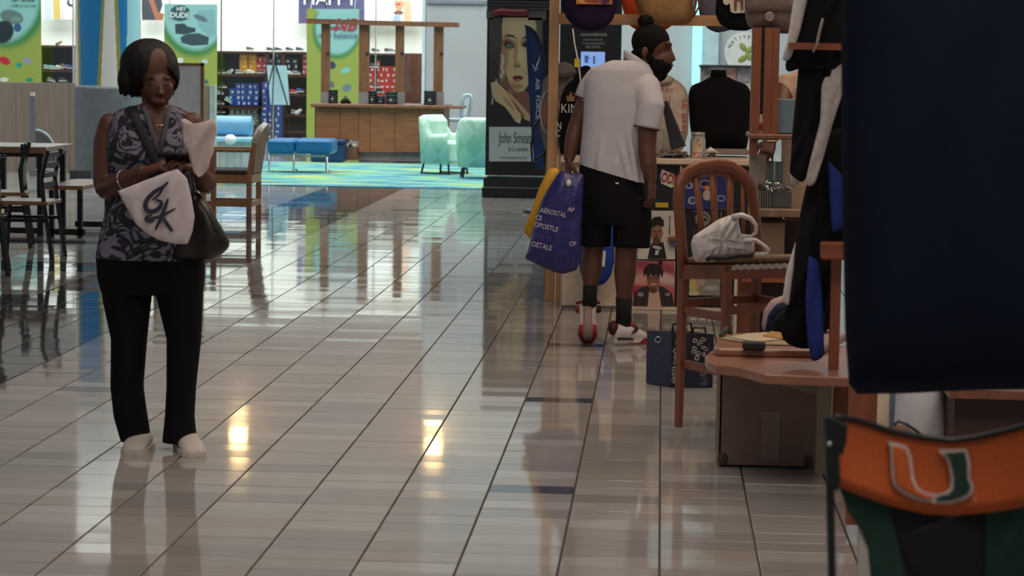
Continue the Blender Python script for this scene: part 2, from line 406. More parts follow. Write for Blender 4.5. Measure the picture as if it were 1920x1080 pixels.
# ================================================================ the shoe store
sign_w = M('sign_white', (235, 235, 235), .5)
def X1(Y): return Y/FPX
def frame_text(body, mat, parent, px, py, Y, em, **k):
    """front-facing lettering, baseline centred at px, py, em = pixel size"""
    s = em*Y/FPX; return text(body, mat, parent, P(px, py, Y), (s, 0, 0), (0, 0, s), **k)
GRN, LIM, SKY = (64, 132, 74), (146, 164, 76), (142, 198, 194)
def banner(label, x0, x1, y0, y1, ops, cxm, ry, Y=42.6):
    t = thing('window_banner', label, 'banner', P((x0+x1)/2, y1, Y), 'hanging store banners')
    q = MB(); pb(q, x0, y0, x1, y1, Y+.004, .02); q.build('board', M('banner_back', (120, 150, 60), .6), t)
    paint('banner_print', t, x0, y0, x1, y1, Y, int((x1-x0)*2), int((y1-y0)*1.8), LIM, ops, .45)
    for x in (x0+8, x1-8):
        q = MB(); q.tube(P(x, y0, Y+.01), (P(x, y0, Y).x, 43.06, 3.26), .006, n=6); q.build('cord', alu, t)
    return t
# clogs banner
t = banner('green and aqua banner with clogs, at the far left of the store window', -45, 77, -20, 155,
           [E(12, 0, 76, 90, GRN), E(8, -6, 66, 84, SKY), Pg([(-45, -20), (77, -20), (77, -2), (-45, -2)], SKY),
            E(22, 32, 22, 13, (96, 128, 122), .25), E(6, 60, 19, 22, (34, 52, 56), .5), E(33, 52, 7, 8, (60, 90, 140)), E(30, 36, 10, 5, (120, 150, 140)),
            E(9, 114, 11, 7, (190, 44, 60), .5), E(36, 122, 6, 5, (40, 150, 130)), E(51, 114, 8, 5, (150, 150, 180), .6), E(8, 149, 8, 4, (220, 220, 210)), E(55, 150, 7, 4, (40, 140, 110)), ('n', .15)], 0, 0)
lt = M('banner_ink', (36, 104, 84), .5)
frame_text('crocs', lt, t, 44, 2, 42.58, 20, bold=.01); frame_text('COME AS YOU ARE', lt, t, 44, 12.5, 42.58, 5.6, bold=.01)
# loafers banner
t = banner('green and aqua banner with two grey slip-on shoes, right of the blue column', 308, 407, 8, 170,
           [E(360, 32, 62, 76, GRN, -.25), E(362, 26, 56, 68, SKY, -.25), Pg([(318, 8), (407, 8), (407, 20), (318, 20)], SKY),
            Pg([(328, 45), (345, 44), (352, 50), (367, 53), (366, 60), (345, 65), (329, 63)], (52, 74, 82)), Pg([(369, 20), (402, 18), (405, 65), (392, 70), (372, 50)], (128, 178, 180)),
            Pg([(338, 70), (350, 64), (372, 62), (392, 70), (390, 84), (360, 86), (340, 80)], (54, 78, 84)), E(376, 34, 14, 5, (90, 120, 126), .4), E(384, 115, 6, 4, (180, 200, 200)), E(338, 113, 6, 5, (210, 220, 215)),
            E(384, 152, 8, 4, (70, 96, 110), .6), ('n', .12)], 0, 0)
q = MB(); cpt = P(337.5, 24, 42.57)
hexa = [(320.5, 17), (329, 11), (337.5, 9.5), (346, 11), (354.5, 17), (354.5, 32), (346, 37), (337.5, 39), (329, 37), (320.5, 32)]
q.prism([P(x, y, 42.585) for x, y in hexa], (0, .008, 0)); q.build('badge', M('badge_teal', (44, 92, 98), .5), t)
bw = M('badge_white', (214, 232, 228), .5)
frame_text('HEY', bw, t, 340, 20, 42.57, 10, bold=.03); frame_text('DUDE', bw, t, 337, 33, 42.57, 13.5, bold=.03)
# running shoe banner
t = banner('tall green banner with a red sneaker logo, behind the wooden bar posts', 575, 673, 17, 258,
           [E(632, 55, 46, 56, GRN, .1), E(634, 46, 42, 56, SKY, .1), Pg([(592, 17), (673, 17), (673, 23), (592, 20)], SKY),
            E(622, 122, 8, 7, (60, 66, 80), .6), E(648, 132, 9, 5, (120, 196, 190), -.3), E(620, 158, 8, 6, (90, 110, 110), .6), E(650, 165, 9, 7, (104, 128, 132), -.4), ('n', .15)], 0, 0)
nbr = M('logo_red', (168, 40, 66), .5)
frame_text('new balance', M('logo_grey', (70, 84, 108), .5), t, 633, 71, 42.57, 15, bold=.005)
frame_text('NB', nbr, t, 646, 57, 42.57, 32, shear=.35, bold=.02)
for k in range(4):
    q = MB(); pb(q, 600+k*3, 34+k*6, 640, 37+k*6, 42.58, .004); q.build('logo_stripe', nbr if k % 2 else M('logo_aqua', (132, 196, 194), .5), t)

# pictures on the store's back wall
def wallpic(label, x0, y0, x1, y1, base, ops, Y=47.4):
    t = thing('wall_picture', label, 'picture', P((x0+x1)/2, y1, Y), 'pictures on the store wall')
    q = MB(); pb(q, x0, y0, x1, y1, Y+.01, .04); q.build('backing', M('pic_back', (200, 200, 200), .6), t)
    paint('picture_print', t, x0, y0, x1, y1, Y, int((x1-x0)*1.6), int((y1-y0)*1.6), base, ops, .4); return t
wallpic('white and yellow clothing picture left of the blue column', 78, -20, 116, 36, (226, 228, 236), [Pg([(98, -20), (112, -20), (114, 36), (100, 36)], (196, 168, 96)), E(90, 20, 8, 30, (188, 192, 214))])
wallpic('small white picture with a dark curl beside the blue column', 118, -20, 137, 36, (236, 236, 236), [E(133, 5, 8, 8, (60, 60, 66)), E(135, 3, 5, 5, (236, 236, 236))])
wallpic('picture of a bent arm in dark clothing, right of the blue column', 262, -20, 308, 38, (228, 228, 230),
        [Pg([(265, -20), (300, -20), (305, 10), (296, 38), (266, 38)], (56, 58, 68)), Pg([(272, -20), (282, -20), (296, 22), (308, 26), (306, 38), (292, 38)], (150, 92, 66))])
t = wallpic('purple wall sign with tall white lettering cut by the top edge', 560, -30, 683, 44, (72, 72, 110), [E(622, 44, 80, 24, (92, 72, 116), 0, .8)])
frame_text('HAPPY', sign_w, t, 618, 9, 47.36, 34)
wallpic('picture of a smiling person with raised hands at the top of the store wall', 684, 1, 787, 41, (238, 240, 242),
        [Pg([(735, 41), (742, 18), (775, 14), (786, 41)], (206, 214, 224)), E(748, 4, 9, 18, (206, 148, 118)), E(747, 24, 9, 4, (120, 76, 60)), Pg([(756, 2), (770, 0), (772, 41), (757, 41)], (232, 178, 150)), Pg([(738, 30), (748, 26), (752, 41), (736, 41)], (160, 176, 200)), E(747, 8, 5, 2, (190, 60, 70))])

# display shelves, one bay at a time
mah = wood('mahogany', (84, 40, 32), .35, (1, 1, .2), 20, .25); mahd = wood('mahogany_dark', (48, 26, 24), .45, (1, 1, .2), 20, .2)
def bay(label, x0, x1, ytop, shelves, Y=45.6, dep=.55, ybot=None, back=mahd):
    a, b_ = pX(x0, Y), pX(x1, Y); zt = pz((x0+x1)/2, ytop, Y); cxx = (a+b_)/2
    t = thing('display_shelf', label, 'shelf', (cxx, Y+dep/2, 0))
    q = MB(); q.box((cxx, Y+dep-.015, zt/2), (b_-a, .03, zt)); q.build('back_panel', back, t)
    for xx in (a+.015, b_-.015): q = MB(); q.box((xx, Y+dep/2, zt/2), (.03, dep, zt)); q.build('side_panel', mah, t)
    for ys in [ytop]+shelves:
        z = pz((x0+x1)/2, ys, Y)
        if z < .05: continue
        q = MB(); q.box((cxx, Y+dep/2, z-.02), (b_-a, dep, .04)); q.build('shelf_board', mah, t)
    return t
bay('dark wooden display shelf left of the blue column', 76, 140, 85, [131, 175, 220])
bay('dark wooden display shelf with orange boxes, between banner and easel', 402, 500, 96, [139, 199, 236])
bay('dark wooden display shelf behind the pale easel board', 500, 530, 97, [141])
bay('dark wooden display shelf with a few shoes, right of the easel', 530, 580, 97, [141, 176, 215, 246])
bay('dark wooden display shelf stacked with red boxes, seen between the bar posts', 660, 752, 100, [200, 232])
q = MB(); pb(q, 754, 100, 792, 275, 45.2, .08); t = tag(q.build('brown_door_panel', wood('door_brown', (104, 58, 42), .4)), 'plain brown panel at the right end of the shoe store', 'panel')
# one shoe box and one shoe of each kind, copied around
def boxmesh(c, lab, ld=None, w=.102, h=.105, d=.3, v=0):
    if v == 0: return [boxmesh(c, lab, ld, w, h, d, k) for k in (1, 2, 3, 4)]
    q = MB(); q.box((0, 0, h*.39), (w, d, h*.78), None, 0); q.box((0, 0, h*.885), (w+.004, d+.004, h*.22), None, 1)
    q.box((w*(-.22, .1, -.05, .2)[v-1], -d/2-.001, h*(.42, .4, .36, .45)[v-1]), (w*(.3, .42, .55, .24)[v-1], .004, h*(.5, .42, .3, .56)[v-1]), None, 2)
    return q.mesh('shoe_box', [c, ld or c, lab])
wl = M('box_label', (232, 228, 224), .6)
bxs = {'blue': boxmesh(M('box_blue', (40, 78, 168), .5), wl, M('box_blue_lid', (52, 92, 184), .5)), 'grey': boxmesh(M('box_sage', (112, 124, 112), .5), wl, M('box_pale', (196, 200, 190), .5)),
       'red': boxmesh(M('box_red', (206, 44, 44), .5), wl, M('box_red_lid', (224, 60, 54), .5)), 'orange': boxmesh(M('box_orange', (226, 150, 48), .5), M('label_amber', (240, 190, 90), .5), None, .15, .09),
       'black': boxmesh(M('box_black', (36, 34, 36), .5), wl)}
ORDC = ['leftmost', 'second', 'third', 'fourth', 'fifth', 'sixth']; ORDR = ['bottom', 'second', 'third', 'fourth', 'fifth', 'sixth', 'seventh', 'eighth', 'ninth', 'tenth']
def stack(kind, x0, x1, cols, ybase, rows, label, group, Y=45.75, skip=0):
    me = bxs[kind]; h = .107 if kind != 'orange' else .092; a, b_ = pX(x0, Y), pX(x1, Y); zb = pz((x0+x1)/2, ybase, Y); zb = max(zb, .0)+(.012 if zb > .05 else .003)
    for i in range(cols):
        for j in range(rows-(random.randrange(skip+1) if skip else 0)):
            o = bpy.data.objects.new('shoe_box', random.choice(me)); col.objects.link(o)
            tag(o, '%s, %s%s row' % (label, ('%s column, ' % ORDC[i]) if cols > 1 else '', ORDR[j]), 'shoe box', group)
            o.location = (a+(b_-a)*(i+.5)/cols+random.uniform(-.002, .002), Y+.1+random.uniform(-.01, .01), zb+j*h)
stack('blue', 430, 486, 5, 199, 4, 'blue shoe box above the sage boxes', 'blue boxes above the sage boxes', skip=1)
stack('grey', 430, 486, 5, 236, 3, 'sage green shoe box under the blue boxes', 'sage boxes under the blue boxes')
stack('grey', 464, 486, 2, 262, 2, 'sage green shoe box beside the blue bolster', 'sage boxes low on the shelf')
stack('blue', 491, 527, 3, 262, 10, 'blue shoe box in the tall stack behind the easel', 'blue boxes in the tall stack', Y=45.2, skip=1)
stack('orange', 449, 482, 2, 139, 4, 'orange shoe box on the upper shelf', 'orange boxes on the upper shelf', skip=0)
stack('red', 482, 500, 2, 139, 3, 'red shoe box right of the orange boxes', 'red boxes beside the orange ones')
stack('black', 504, 528, 2, 141, 4, 'black shoe box above the easel', 'black boxes above the easel', skip=1)
stack('black', 534, 560, 2, 141, 3, 'black shoe box right of the easel top', 'black boxes right of the easel', skip=1)
stack('red', 568, 577, 1, 141, 4, 'red shoe box in the narrow stack left of the tall banner', 'red boxes beside the banner')
stack('red', 692, 742, 5, 199, 8, 'red shoe box behind the wooden bar', 'red boxes behind the bar', skip=1)
stack('red', 662, 676, 1, 199, 8, 'red shoe box between tall banner and bar post', 'red boxes at the banner edge')
def shoemesh(name, up, sole, hi=1.0):
    q = MB(); rr = []; n = 10
    for x, w, h in ((-.135, .028, .07), (-.12, .036, .085), (-.06, .036, .08*hi), (0, .038, .07), (.06, .044, .055), (.11, .04, .042), (.138, .02, .03)):
        rr.append([Vector((x, w*math.cos(2*math.pi*k/n), .022+max(0, h*(.5+.5*math.sin(2*math.pi*k/n))))) for k in range(n)])
    q.rings(rr, 0); rr = []
    for x, w in ((-.142, .026), (-.11, .04), (0, .041), (.07, .049), (.12, .043), (.146, .02)):
        rr.append([Vector((x, w*s, z)) for s, z in ((-1, 0), (1, 0), (1, .026), (-1, .026))])
    q.rings(rr, 1); return q.mesh(name, [up, sole], smooth=True)
so = M('sole_white', (214, 210, 204), .6)
shm = {n: shoemesh('display_shoe', M('shoe_'+n, c, .6), so) for n, c in {'black': (58, 58, 64), 'grey': (136, 134, 128), 'teal': (128, 180, 168), 'brown': (104, 80, 62), 'white': (222, 220, 214), 'red': (206, 40, 56), 'blue': (68, 84, 150)}.items()}
cnt = {}
def shoe(kind, px, py, Y, label, ang=0, pitch=0, sc_=.56):
    o = bpy.data.objects.new('display_shoe', shm[kind]); col.objects.link(o); p = P(px, py, Y); p.z += .012
    o.location = p; o.rotation_euler = (0, pitch, ang); o.scale = (sc_, sc_, sc_*1.35); tag(o, label, 'shoe', 'shoes on display in the store'); return o
for k, (kd, x, y, a, pt, wh) in enumerate([
    ('black', 416, 139, 0, 0, 'first on the upper shelf right of the green loafer banner'), ('grey', 433, 138, .5, -.9, 'tipped on its heel on the upper shelf'), ('grey', 449, 139, .3, 0, 'under the left orange boxes'),
    ('white', 470, 139, .2, 0, 'under the right orange boxes'), ('brown', 489, 139, .3, 0, 'under the red boxes on the upper shelf'), ('white', 543, 141, .1, 0, 'on the shelf just right of the easel board'), ('grey', 556, 141, .2, 0, 'at the right end of the shelf beside the easel'),
    ('black', 418, 166, 0, 0, 'hanging second row beside the blue boxes'), ('grey', 411, 178, 0, 0, 'third row at the banner edge'), ('teal', 427, 192, .2, .5, 'tilted in front of the blue boxes'), ('brown', 413, 197, 0, 0, 'fourth row at the banner edge'), ('brown', 415, 213, 0, 0, 'lowest row above the blue bolster'),
    ('blue', 563, 174, .2, 0, 'on the dark shelf right of the easel'), ('red', 551, 176, .1, 0, 'on the dark shelf right of the easel'), ('white', 561, 213, .6, -.8, 'upright on the lower dark shelf'), ('grey', 553, 214, .2, 0, 'lying on the lower dark shelf'),
    ('brown', 469, 96, 0, 0, 'on top of the shelves left of the easel'), ('black', 507, 97, .4, 0, 'on top of the shelves above the easel'), ('black', 522, 97, .2, 0, 'on top of the shelves above the easel board'), ('black', 543, 97, 0, 0, 'on top of the shelves near the tall banner'), ('black', 562, 97, 0, 0, 'on top of the shelves beside the tall banner'),
    ('black', 704, 99, 0, 0, 'on top of the shelf between the middle bar posts'), ('black', 728, 99, .4, 0, 'on top of the shelf left of the third bar post'), ('grey', 735, 99, .9, 0, 'on top of the shelf beside the third bar post'),
    ('teal', 100, 131, .3, 0, 'on the shelf left of the blue column'), ('teal', 89, 130, .2, 0, 'beside the green banner left of the column'), ('brown', 121, 128, .3, 0, 'close to the left edge of the blue column'), ('white', 112, 131, .1, 0, 'in the row left of the blue column'), ('blue', 132, 130, .4, 0, 'nearest the left edge of the blue column'),
    ('grey', 96, 154, .2, .2, 'on the low shelf left of the blue column'), ('black', 118, 154, .2, 0, 'on the low dark shelf left of the blue column'), ('brown', 113, 85, .7, -.6, 'on top of the shelf left of the blue column')]):
    shoe(kd, x, y, 45.66, '%s shoe %s' % (kd, wh), a, pt)
for k, (x, y, wh) in enumerate([(702, 128, 'upper'), (706, 166, 'middle'), (712, 175, 'lower')]):
    shoe('black', x, y, 45.35, 'dark shoe, %s of three on the wire stand before the red boxes' % wh, .3, .0)
xs_ = pX(705, 45.35); t = thing('shoe_stand', 'thin wire shoe stand in front of the red boxes', 'stand', (xs_, 45.4, 0))
q = MB(); q.tube((xs_, 45.42, 0), (xs_, 45.42, pz(705, 126, 45.35)), .012, n=8); q.build('pole', dark, t)
for x, y in ((702, 128), (706, 166), (712, 175)): p = P(x, y, 45.35); q = MB(); q.box((p.x, p.y, p.z-.006), (.2, .1, .01)); q.build('plate', dark, t)
q = MB(); q.lathe([(.15, 0), (.15, .015), (.02, .03)], (xs_, 45.42, 0), 16); q.build('base', dark, t)
# low white rack in front
# ================================================================ seating area
blue = M('bench_blue', (26, 108, 164), .35); chrome = M('chrome', (176, 186, 188), .25, .9); lb = M('pale_blue', (150, 206, 232), .35)
# padded bolster on a slatted counter
Y = 33; t = thing('bolster_counter', 'pale slatted counter topped with a shiny blue bolster, behind the wooden armchair', 'counter', P(410, 316, Y))
z0, z1 = pz(440, 255, Y), pz(440, 218, Y); rr = (z1-z0)/2
q = MB(); xa, xb = pX(330, Y), pX(466, Y); q.path([(xa, Y+.3, z0+rr), (xb, Y+.3, z0+rr)], rr, 24, ref=(0, 0, 1)); q.build('bolster', M('bolster_blue', (116, 172, 206), .3), t, True, bevel=.01)
q = MB(); pb(q, 330, 258, 480, 266, Y, .6, 0, .01); q.build('counter_top', lb, t)
for k in range(11):
    q = MB(); x0 = 332+k*13.4; pb(q, x0, 267, x0+12.6, 313.5, Y+.05, .03); q.build('slat', M('slat_pale', (196, 198, 192), .5), t)
q = MB(); q.ell(P(432, 262, Y-.02), (.085, .085, .075), None, 18, 10); tag(q.build('white_ball', M('ball_white', (240, 244, 244), .4), None, True), 'white ball resting on the pale blue counter top', 'ball')
# easel with pale board
Y = 38; t = thing('easel', 'black tripod easel holding a pale blue blank board in front of the shoe store', 'easel', G(508, 268))
q = MB(); q.prism([P(500, 122, Y), P(537, 123, Y), P(543, 197, Y), P(507, 196, Y)], (0, .03, 0)); q.build('board', M('board_aqua', (170, 214, 220), .5), t)
for (x0, y0, x1, y1, dy) in ((515, 113, 470, 275, -.35), (514, 113, 507, 285, -.7), (519, 128, 539, 197, -.05), (515, 113, 556, 275, .5)):
    pe = P(x1, y1, Y+dy-.06)
    if y1 > 240: pe.z = 0
    q = MB(); q.tube(P(x0, y0, Y-.06), pe, .011, n=6); q.build('leg', dark, t)
# framed white board behind the woman
Y = 26; t = thing('framed_board', 'white sign board in a thin gold frame on a stand, behind the woman', 'sign', P(335, 372, Y))
q = MB(); pb(q, 292, 122, 377, 238, Y, .02); q.build('board', M('board_white', (206, 208, 212), .45), t)
gold = M('gold_frame', (150, 112, 66), .35, .6)
for r_ in ((288, 118, 382, 123), (288, 236, 382, 241), (288, 118, 293, 241), (376, 118, 382, 241)):
    q = MB(); pb(q, *r_, Y-.015, .045); q.build('frame_rail', gold, t)
for x in (300, 368): q = MB(); q.bar(P(x, 240, Y+.04), P(x, 372, Y+.04), .03, .03); q.build('leg', dark, t)
# wooden bar
Y = 36; bw_ = wood('bar_wood', (142, 92, 58), .45, (.15, 1, 1), 22, .22); bp_ = wood('bar_post', (124, 82, 56), .45, (1, 1, .12), 24, .2); gp = M('bar_grey', (132, 130, 128), .5)
t = thing('wooden_bar', 'wooden kiosk bar with four posts, a top beam and a plank counter', 'kiosk', P(720, 303, Y))
for (a, b_) in ((592, 637), (637, 672)):
    q = MB(); pb(q, a+.4, 203, b_-.4, 262, Y, .04); q.build('front_panel', bw_, t)
for (a, b_) in ((672, 694), (694, 740), (740, 786), (786, 833)):
    q = MB(); pb(q, a+.4, 203, b_-.4, 285, Y, .04); q.build('front_panel', bw_, t)
q = MB(); pb(q, 590, 203, 833, 262, Y+.05, .9); q.build('body', bp_, t)
q = MB(); pb(q, 672, 262, 833, 303, Y+.07, .85); q.build('plinth', gp, t)
q = MB(); pb(q, 582, 196, 836, 203, Y-.1, 1.2, 0, .01); pb(q, 836, 200, 866, 204, Y-.05, .9); q.build('counter_top', bp_, t)
for (a, b_) in ((602, 617), (673, 691), (741, 756), (813, 830)):
    q = MB(); pb(q, a, 44, b_, 173, Y+.4, .14); o = q.build('post', bp_, t); q = MB(); pb(q, a-1, 173, b_+1, 196, Y+.39, .16); q.build('post_base', gp, o)
    q = MB(); q.ell(P(b_-2, 100, Y+.38), (.025, .02, .025), None, 8, 6); q.build('bolt', dark, o)
q = MB(); q.bar(P(577, 40, Y+.45), P(860, 47, Y+.45), .3, .07); q.build('top_beam', bp_, t)
q = MB(); q.bar(P(577, 37, Y+.4), P(690, 40, Y+.4), .2, .03); q.build('beam_cover', dark, t)
blk = M('stack_black', (26, 30, 32), .5); blg = M('stack_green', (30, 74, 66), .5)
ZBAR = pz(709, 196, Y-.1)+.001
def blackstack(x0, x1, y0, y1, label, m2=blk):
    t = thing('stacked_container', label, 'container', P((x0+x1)/2, y1, Y+.2), 'stacked black containers on the bar'); n = 5; a, b_ = P((x0+x1)/2, y1, Y+.2), P((x0+x1)/2, y0, Y+.2); a.z = ZBAR
    r_ = (x1-x0)/2*Y/FPX; h = (b_.z-a.z)/n
    for k in range(n):
        q = MB(); q.lathe([(r_*.82, a.z+k*h), (r_, a.z+k*h+h*.25), (r_, a.z+(k+1)*h-h*.3), (r_*.86, a.z+(k+1)*h)], (a.x, a.y, 0), 14); q.build('container', m2 if k % 2 else blk, t, True)
    q = MB(); q.box((a.x, a.y-r_-.004, a.z+h*1.7), (r_*.4, .008, h*.9)); q.build('emblem', M('emblem_grey', (150, 156, 156), .5), t)
blackstack(615, 634, 168, 195, 'black container stack beside the first bar post'); blackstack(690, 707, 170, 196, 'black container stack just right of the second bar post')
blackstack(706, 722, 180, 196, 'short navy container stack, middle of three between the bar posts', M('stack_navy', (44, 62, 88), .5)); blackstack(722, 746, 172, 197, 'wide black and green container stack left of the third bar post', blg); blackstack(794, 819, 170, 198, 'black container stack left of the last bar post')
q = MB(); q.path([P(640, 194, Y+.2), P(648, 186, Y+.2), P(657, 194, Y+.22)], [.03, .06, .02], 8); tag(q.build('small_black_item', blk, None, True), 'small crumpled black item on the bar before the green banner', 'item')
q = MB()
for k in range(9): pb(q, 758+k*4, 194+random.random()*2, 763+k*4, 197.5, Y+.2+random.random()*.1, .06)
tag(q.build('scattered_papers', M('small_white', (190, 196, 206), .5)), 'loose small white items strewn on the bar near the last post', 'papers', kind='stuff')
# blue bin and carton in the bar's open end
t = thing('storage_bin', 'dark blue plastic storage bin with a white label at the end of the bar', 'bin', P(618, 303, 35.3))
q = MB(); pb(q, 582, 268, 643, 304, 35.3, .5, 0, .02); q.build('body', M('bin_blue', (22, 58, 104), .4), t); q = MB(); pb(q, 579, 262, 646, 269, 35.27, .56, 0, .01); q.build('lid', M('bin_lid', (20, 50, 92), .4), t)
q = MB(); pb(q, 623, 268, 632, 283, 35.285, .01); q.build('label', wl, t)
t = thing('open_carton', 'brown open carton with odds and ends, under the bar beside the blue bin', 'box', P(656, 300, 35.8))
ct = M('carton', (120, 86, 66), .7); q = MB(); pb(q, 646, 276, 668, 300, 35.8, .3); q.build('body', ct, t)
for k in range(3): q = MB(); q.ell(P(650+k*7, 274, 35.9), (.05, .05, .04), None, 8, 6); q.build('contents', [wl, blk, M('pale_item', (160, 160, 150), .5)][k], t, True)
# blue bench
Y = 32; t = thing('blue_bench', 'low blue padded bench on chrome legs, standing on the carpet', 'bench', P(565, 320, Y))
for (a, b_) in ((500, 551.5), (552.5, 622)):
    q = MB(); pb(q, a, 261, b_, 289, Y-.1, .6, 0, .035); q.build('cushion', blue, t, bevel=.01)
for (a, d) in ((551, -.05), (613, -.05), (551, .42), (612, .42), (505, -.05)):
    q = MB(); p0 = P(a, 289, Y+d); q.path([p0, (p0.x, p0.y, .03), (p0.x+.05, p0.y, .026)], .014, 8); q.build('leg', chrome, t, True)
q = MB(); q.bar(P(505, 291, Y+.2), P(616, 293, Y+.2), .04, .03); q.build('under_rail', chrome, t)
# tub armchairs
def argyle():
    m = M('argyle', (150, 206, 172), .85); nt = m.node_tree; b = nt.nodes['Principled BSDF']
    tc = nt.nodes.new('ShaderNodeTexCoord'); mp = nt.nodes.new('ShaderNodeMapping'); mp.inputs['Rotation'].default_value = (0, math.radians(45), math.radians(20)); mp.inputs['Scale'].default_value = (1, 1, .75)
    ck = nt.nodes.new('ShaderNodeTexChecker'); ck.inputs['Scale'].default_value = 5.5; ck.inputs[1].default_value = (*lin((208, 236, 220)), 1); ck.inputs[2].default_value = (*lin((182, 220, 198)), 1)
    nt.links.new(tc.outputs['Object'], mp.inputs[0]); nt.links.new(mp.outputs[0], ck.inputs[0]); nt.links.new(ck.outputs[0], b.inputs[0]); return m
arg = argyle(); pale = M('armchair_pale', (204, 234, 216), .85)
def tub(label, loc, rz, w=.62, d=.62, hb=.78, ha=.52):
    xf = Matrix.Translation(loc) @ Matrix.Rotation(rz, 4, 'Z'); t = thing('tub_armchair', label, 'armchair', loc, 'pale green tub armchairs')
    # U-shaped shell: open towards local -Y
    n = 25; o_ = []; th = .11
    for k in range(n):
        u = k/(n-1); a = math.radians(-125+250*u)+math.pi/2; kx, ky = math.cos(a), math.sin(a)
        kx = math.copysign(abs(kx)**.6, kx); ky = math.copysign(abs(ky)**.6, ky)
        s = abs(u-.5)*2; h = hb if s < .42 else (hb+(ha-hb)*((s-.42)/.3)**1.0 if s < .72 else ha+.03*(s-.72)/.28); h = max(h, ha)
        if .42 < s < .72: g = (s-.42)/.3; h = hb+(ha-hb)*(3*g*g-2*g**3)
        po = Vector((kx*w/2, ky*d/2, 0)); pi = Vector((kx*(w/2-th), ky*(d/2-th), 0)); tp = .92
        o_.append([Vector((po.x*tp, po.y*tp, .14)), Vector((po.x*1.02, po.y*1.02, h-.05)), Vector((po.x*1.0, po.y*1.0, h-.015)), (po+pi)/2+Vector((0, 0, h+.012)), Vector((pi.x, pi.y, h-.02)), Vector((pi.x, pi.y, .2))])
    q = MB(xf); q.rings(o_); q.build('shell', arg, t, True)
    q = MB(xf); q.box((0, -.05, .3), (w-.2, d-.18, .3), None, 0, .04); q.build('seat', pale, t)
    q = MB(xf); q.box((0, d*.2, .62), (w-.24, .16, .3), None, 0, .06); q.build('back_cushion', pale, t, bevel=.02)
    for sx in (-1, 1):
        for sy in (-1, 1):
            q = MB(xf); q.tube((sx*w*.34, sy*d*.32, .14), (sx*w*.38, sy*d*.36, .0), .014, n=8); q.build('leg', dark, t)
    q = MB(xf)
    for sx in (-1, 1): q.tube((sx*w*.38, -d*.36, .012), (sx*w*.38, d*.36, .012), .01, n=6)
    q.build('sled_rail', dark, t); return t
tub('pale green argyle tub armchair seen from the side, left of the pair', (P(831, 330, 32.2).x, 32.4, .013), math.radians(62))
tub('pale green argyle tub armchair with its flat back turned, beside the black poster stand', (P(898, 336, 31.2).x, 31.5, .013), math.radians(188), .66, .6, .78, .6)
# high grey chair behind
Y = 37.6; t = thing('high_chair', 'pale grey metal high chair behind the green armchairs', 'chair', P(860, 303, Y)); ml = M('pale_metal', (176, 196, 206), .4, .4)
q = MB(); q.path([P(864, 222, Y), P(868, 184, Y+.02), P(872, 178, Y+.03), P(882, 178, Y+.03), P(885, 184, Y+.02), P(877, 224, Y)], .025, 8); q.build('back_frame', ml, t, True)
q = MB(); q.prism([P(869, 186, Y+.03), P(881, 186, Y+.03), P(875, 216, Y), P(866, 216, Y)], (0, .01, 0)); q.build('back_panel', M('pale_panel', (196, 210, 216), .5), t)
q = MB(); pb(q, 834, 222, 879, 229, Y-.1, .45, 0, .01); q.build('seat', ml, t)
for (x, d) in ((838, 0), (874, 0), (838, .35), (872, .35)): q = MB(); q.tube(P(x, 228, Y+d-.05), Vector((P(x, 228, Y+d).x, Y+d-.05, 0)), .016, n=8); q.build('leg', ml, t)
# metal post and round-backed chair by the partition
Y = 30; t = thing('barrier_post', 'slim grey metal post with a white cap before the wood-look wall', 'post', P(61, 345, Y)); x = pX(61, Y)
q = MB(); q.box((x, Y, pz(61, 180, Y)/2), (.075, .06, pz(61, 180, Y))); q.build('pole', M('post_grey', (146, 148, 150), .4, .4), t); q = MB(); q.box((x, Y, pz(61, 178, Y)), (.05, .05, .07)); q.build('cap', wl, t)
Y = 27; t = thing('round_back_chair', 'grey chair with a rounded back behind the dining table', 'chair', P(85, 360, Y)); rg = M('shell_grey', (128, 124, 122), .5)
q = MB(); q.prism([P(66, 300, Y)]+[P(66+40*math.sin(a), 300-56*math.cos(a), Y) for a in [k*math.pi/20 for k in range(11)]]+[P(106, 330, Y), P(66, 330, Y)], (0, .03, 0)); q.build('backrest', rg, t)
q = MB(); q.path([P(66+40*math.sin(a), 300-56*math.cos(a), Y-.01) for a in [k*math.pi/20 for k in range(11)]], .014, 8); q.build('rim', ml, t, True)
q = MB(); pb(q, 64, 318, 108, 324, Y-.4, .42, 0, .01); q.build('seat', rg, t)
for (xx, d) in ((70, -.35), (102, -.35), (70, 0), (102, 0)): q = MB(); p0 = P(xx, 322, Y+d); q.tube(p0, (p0.x, p0.y, 0), .014, n=8); q.build('leg', ml, t)
# ================================================================ dining corner on the left
steel = M('black_steel', (34, 32, 33), .4, .4); oak = wood('oak_top', (150, 112, 84), .35, (.15, 1, 1), 20, .2); pl = M('laminate_top', (176, 168, 158), .3)
xa, xb, ya, yb = pX(-60, 20.1), pX(87, 20.1, 280), 20.1, 21.0
t = thing('dining_table', 'wood-edged dining table on a black steel frame at the left', 'table', ((xa+xb)/2, 20.5, 0))
q = MB(); q.box(((xa+xb)/2, (ya+yb)/2, .755), (xb-xa, yb-ya, .012), None, 0, .003); q.build('table_top', pl, t)
q = MB(); q.box(((xa+xb)/2, (ya+yb)/2, .728), (xb-xa, yb-ya, .042)); q.build('edge_band', oak, t)
q = MB(); q.box(((xa+xb)/2, (ya+yb)/2, .69), (xb-xa-.08, yb-ya-.1, .035)); q.build('apron', steel, t)
q = MB(); q.box(((xa+xb)/2, ya+.06, .045), (xb-xa-.1, .04, .05)); q.build('bottom_rail', steel, t)
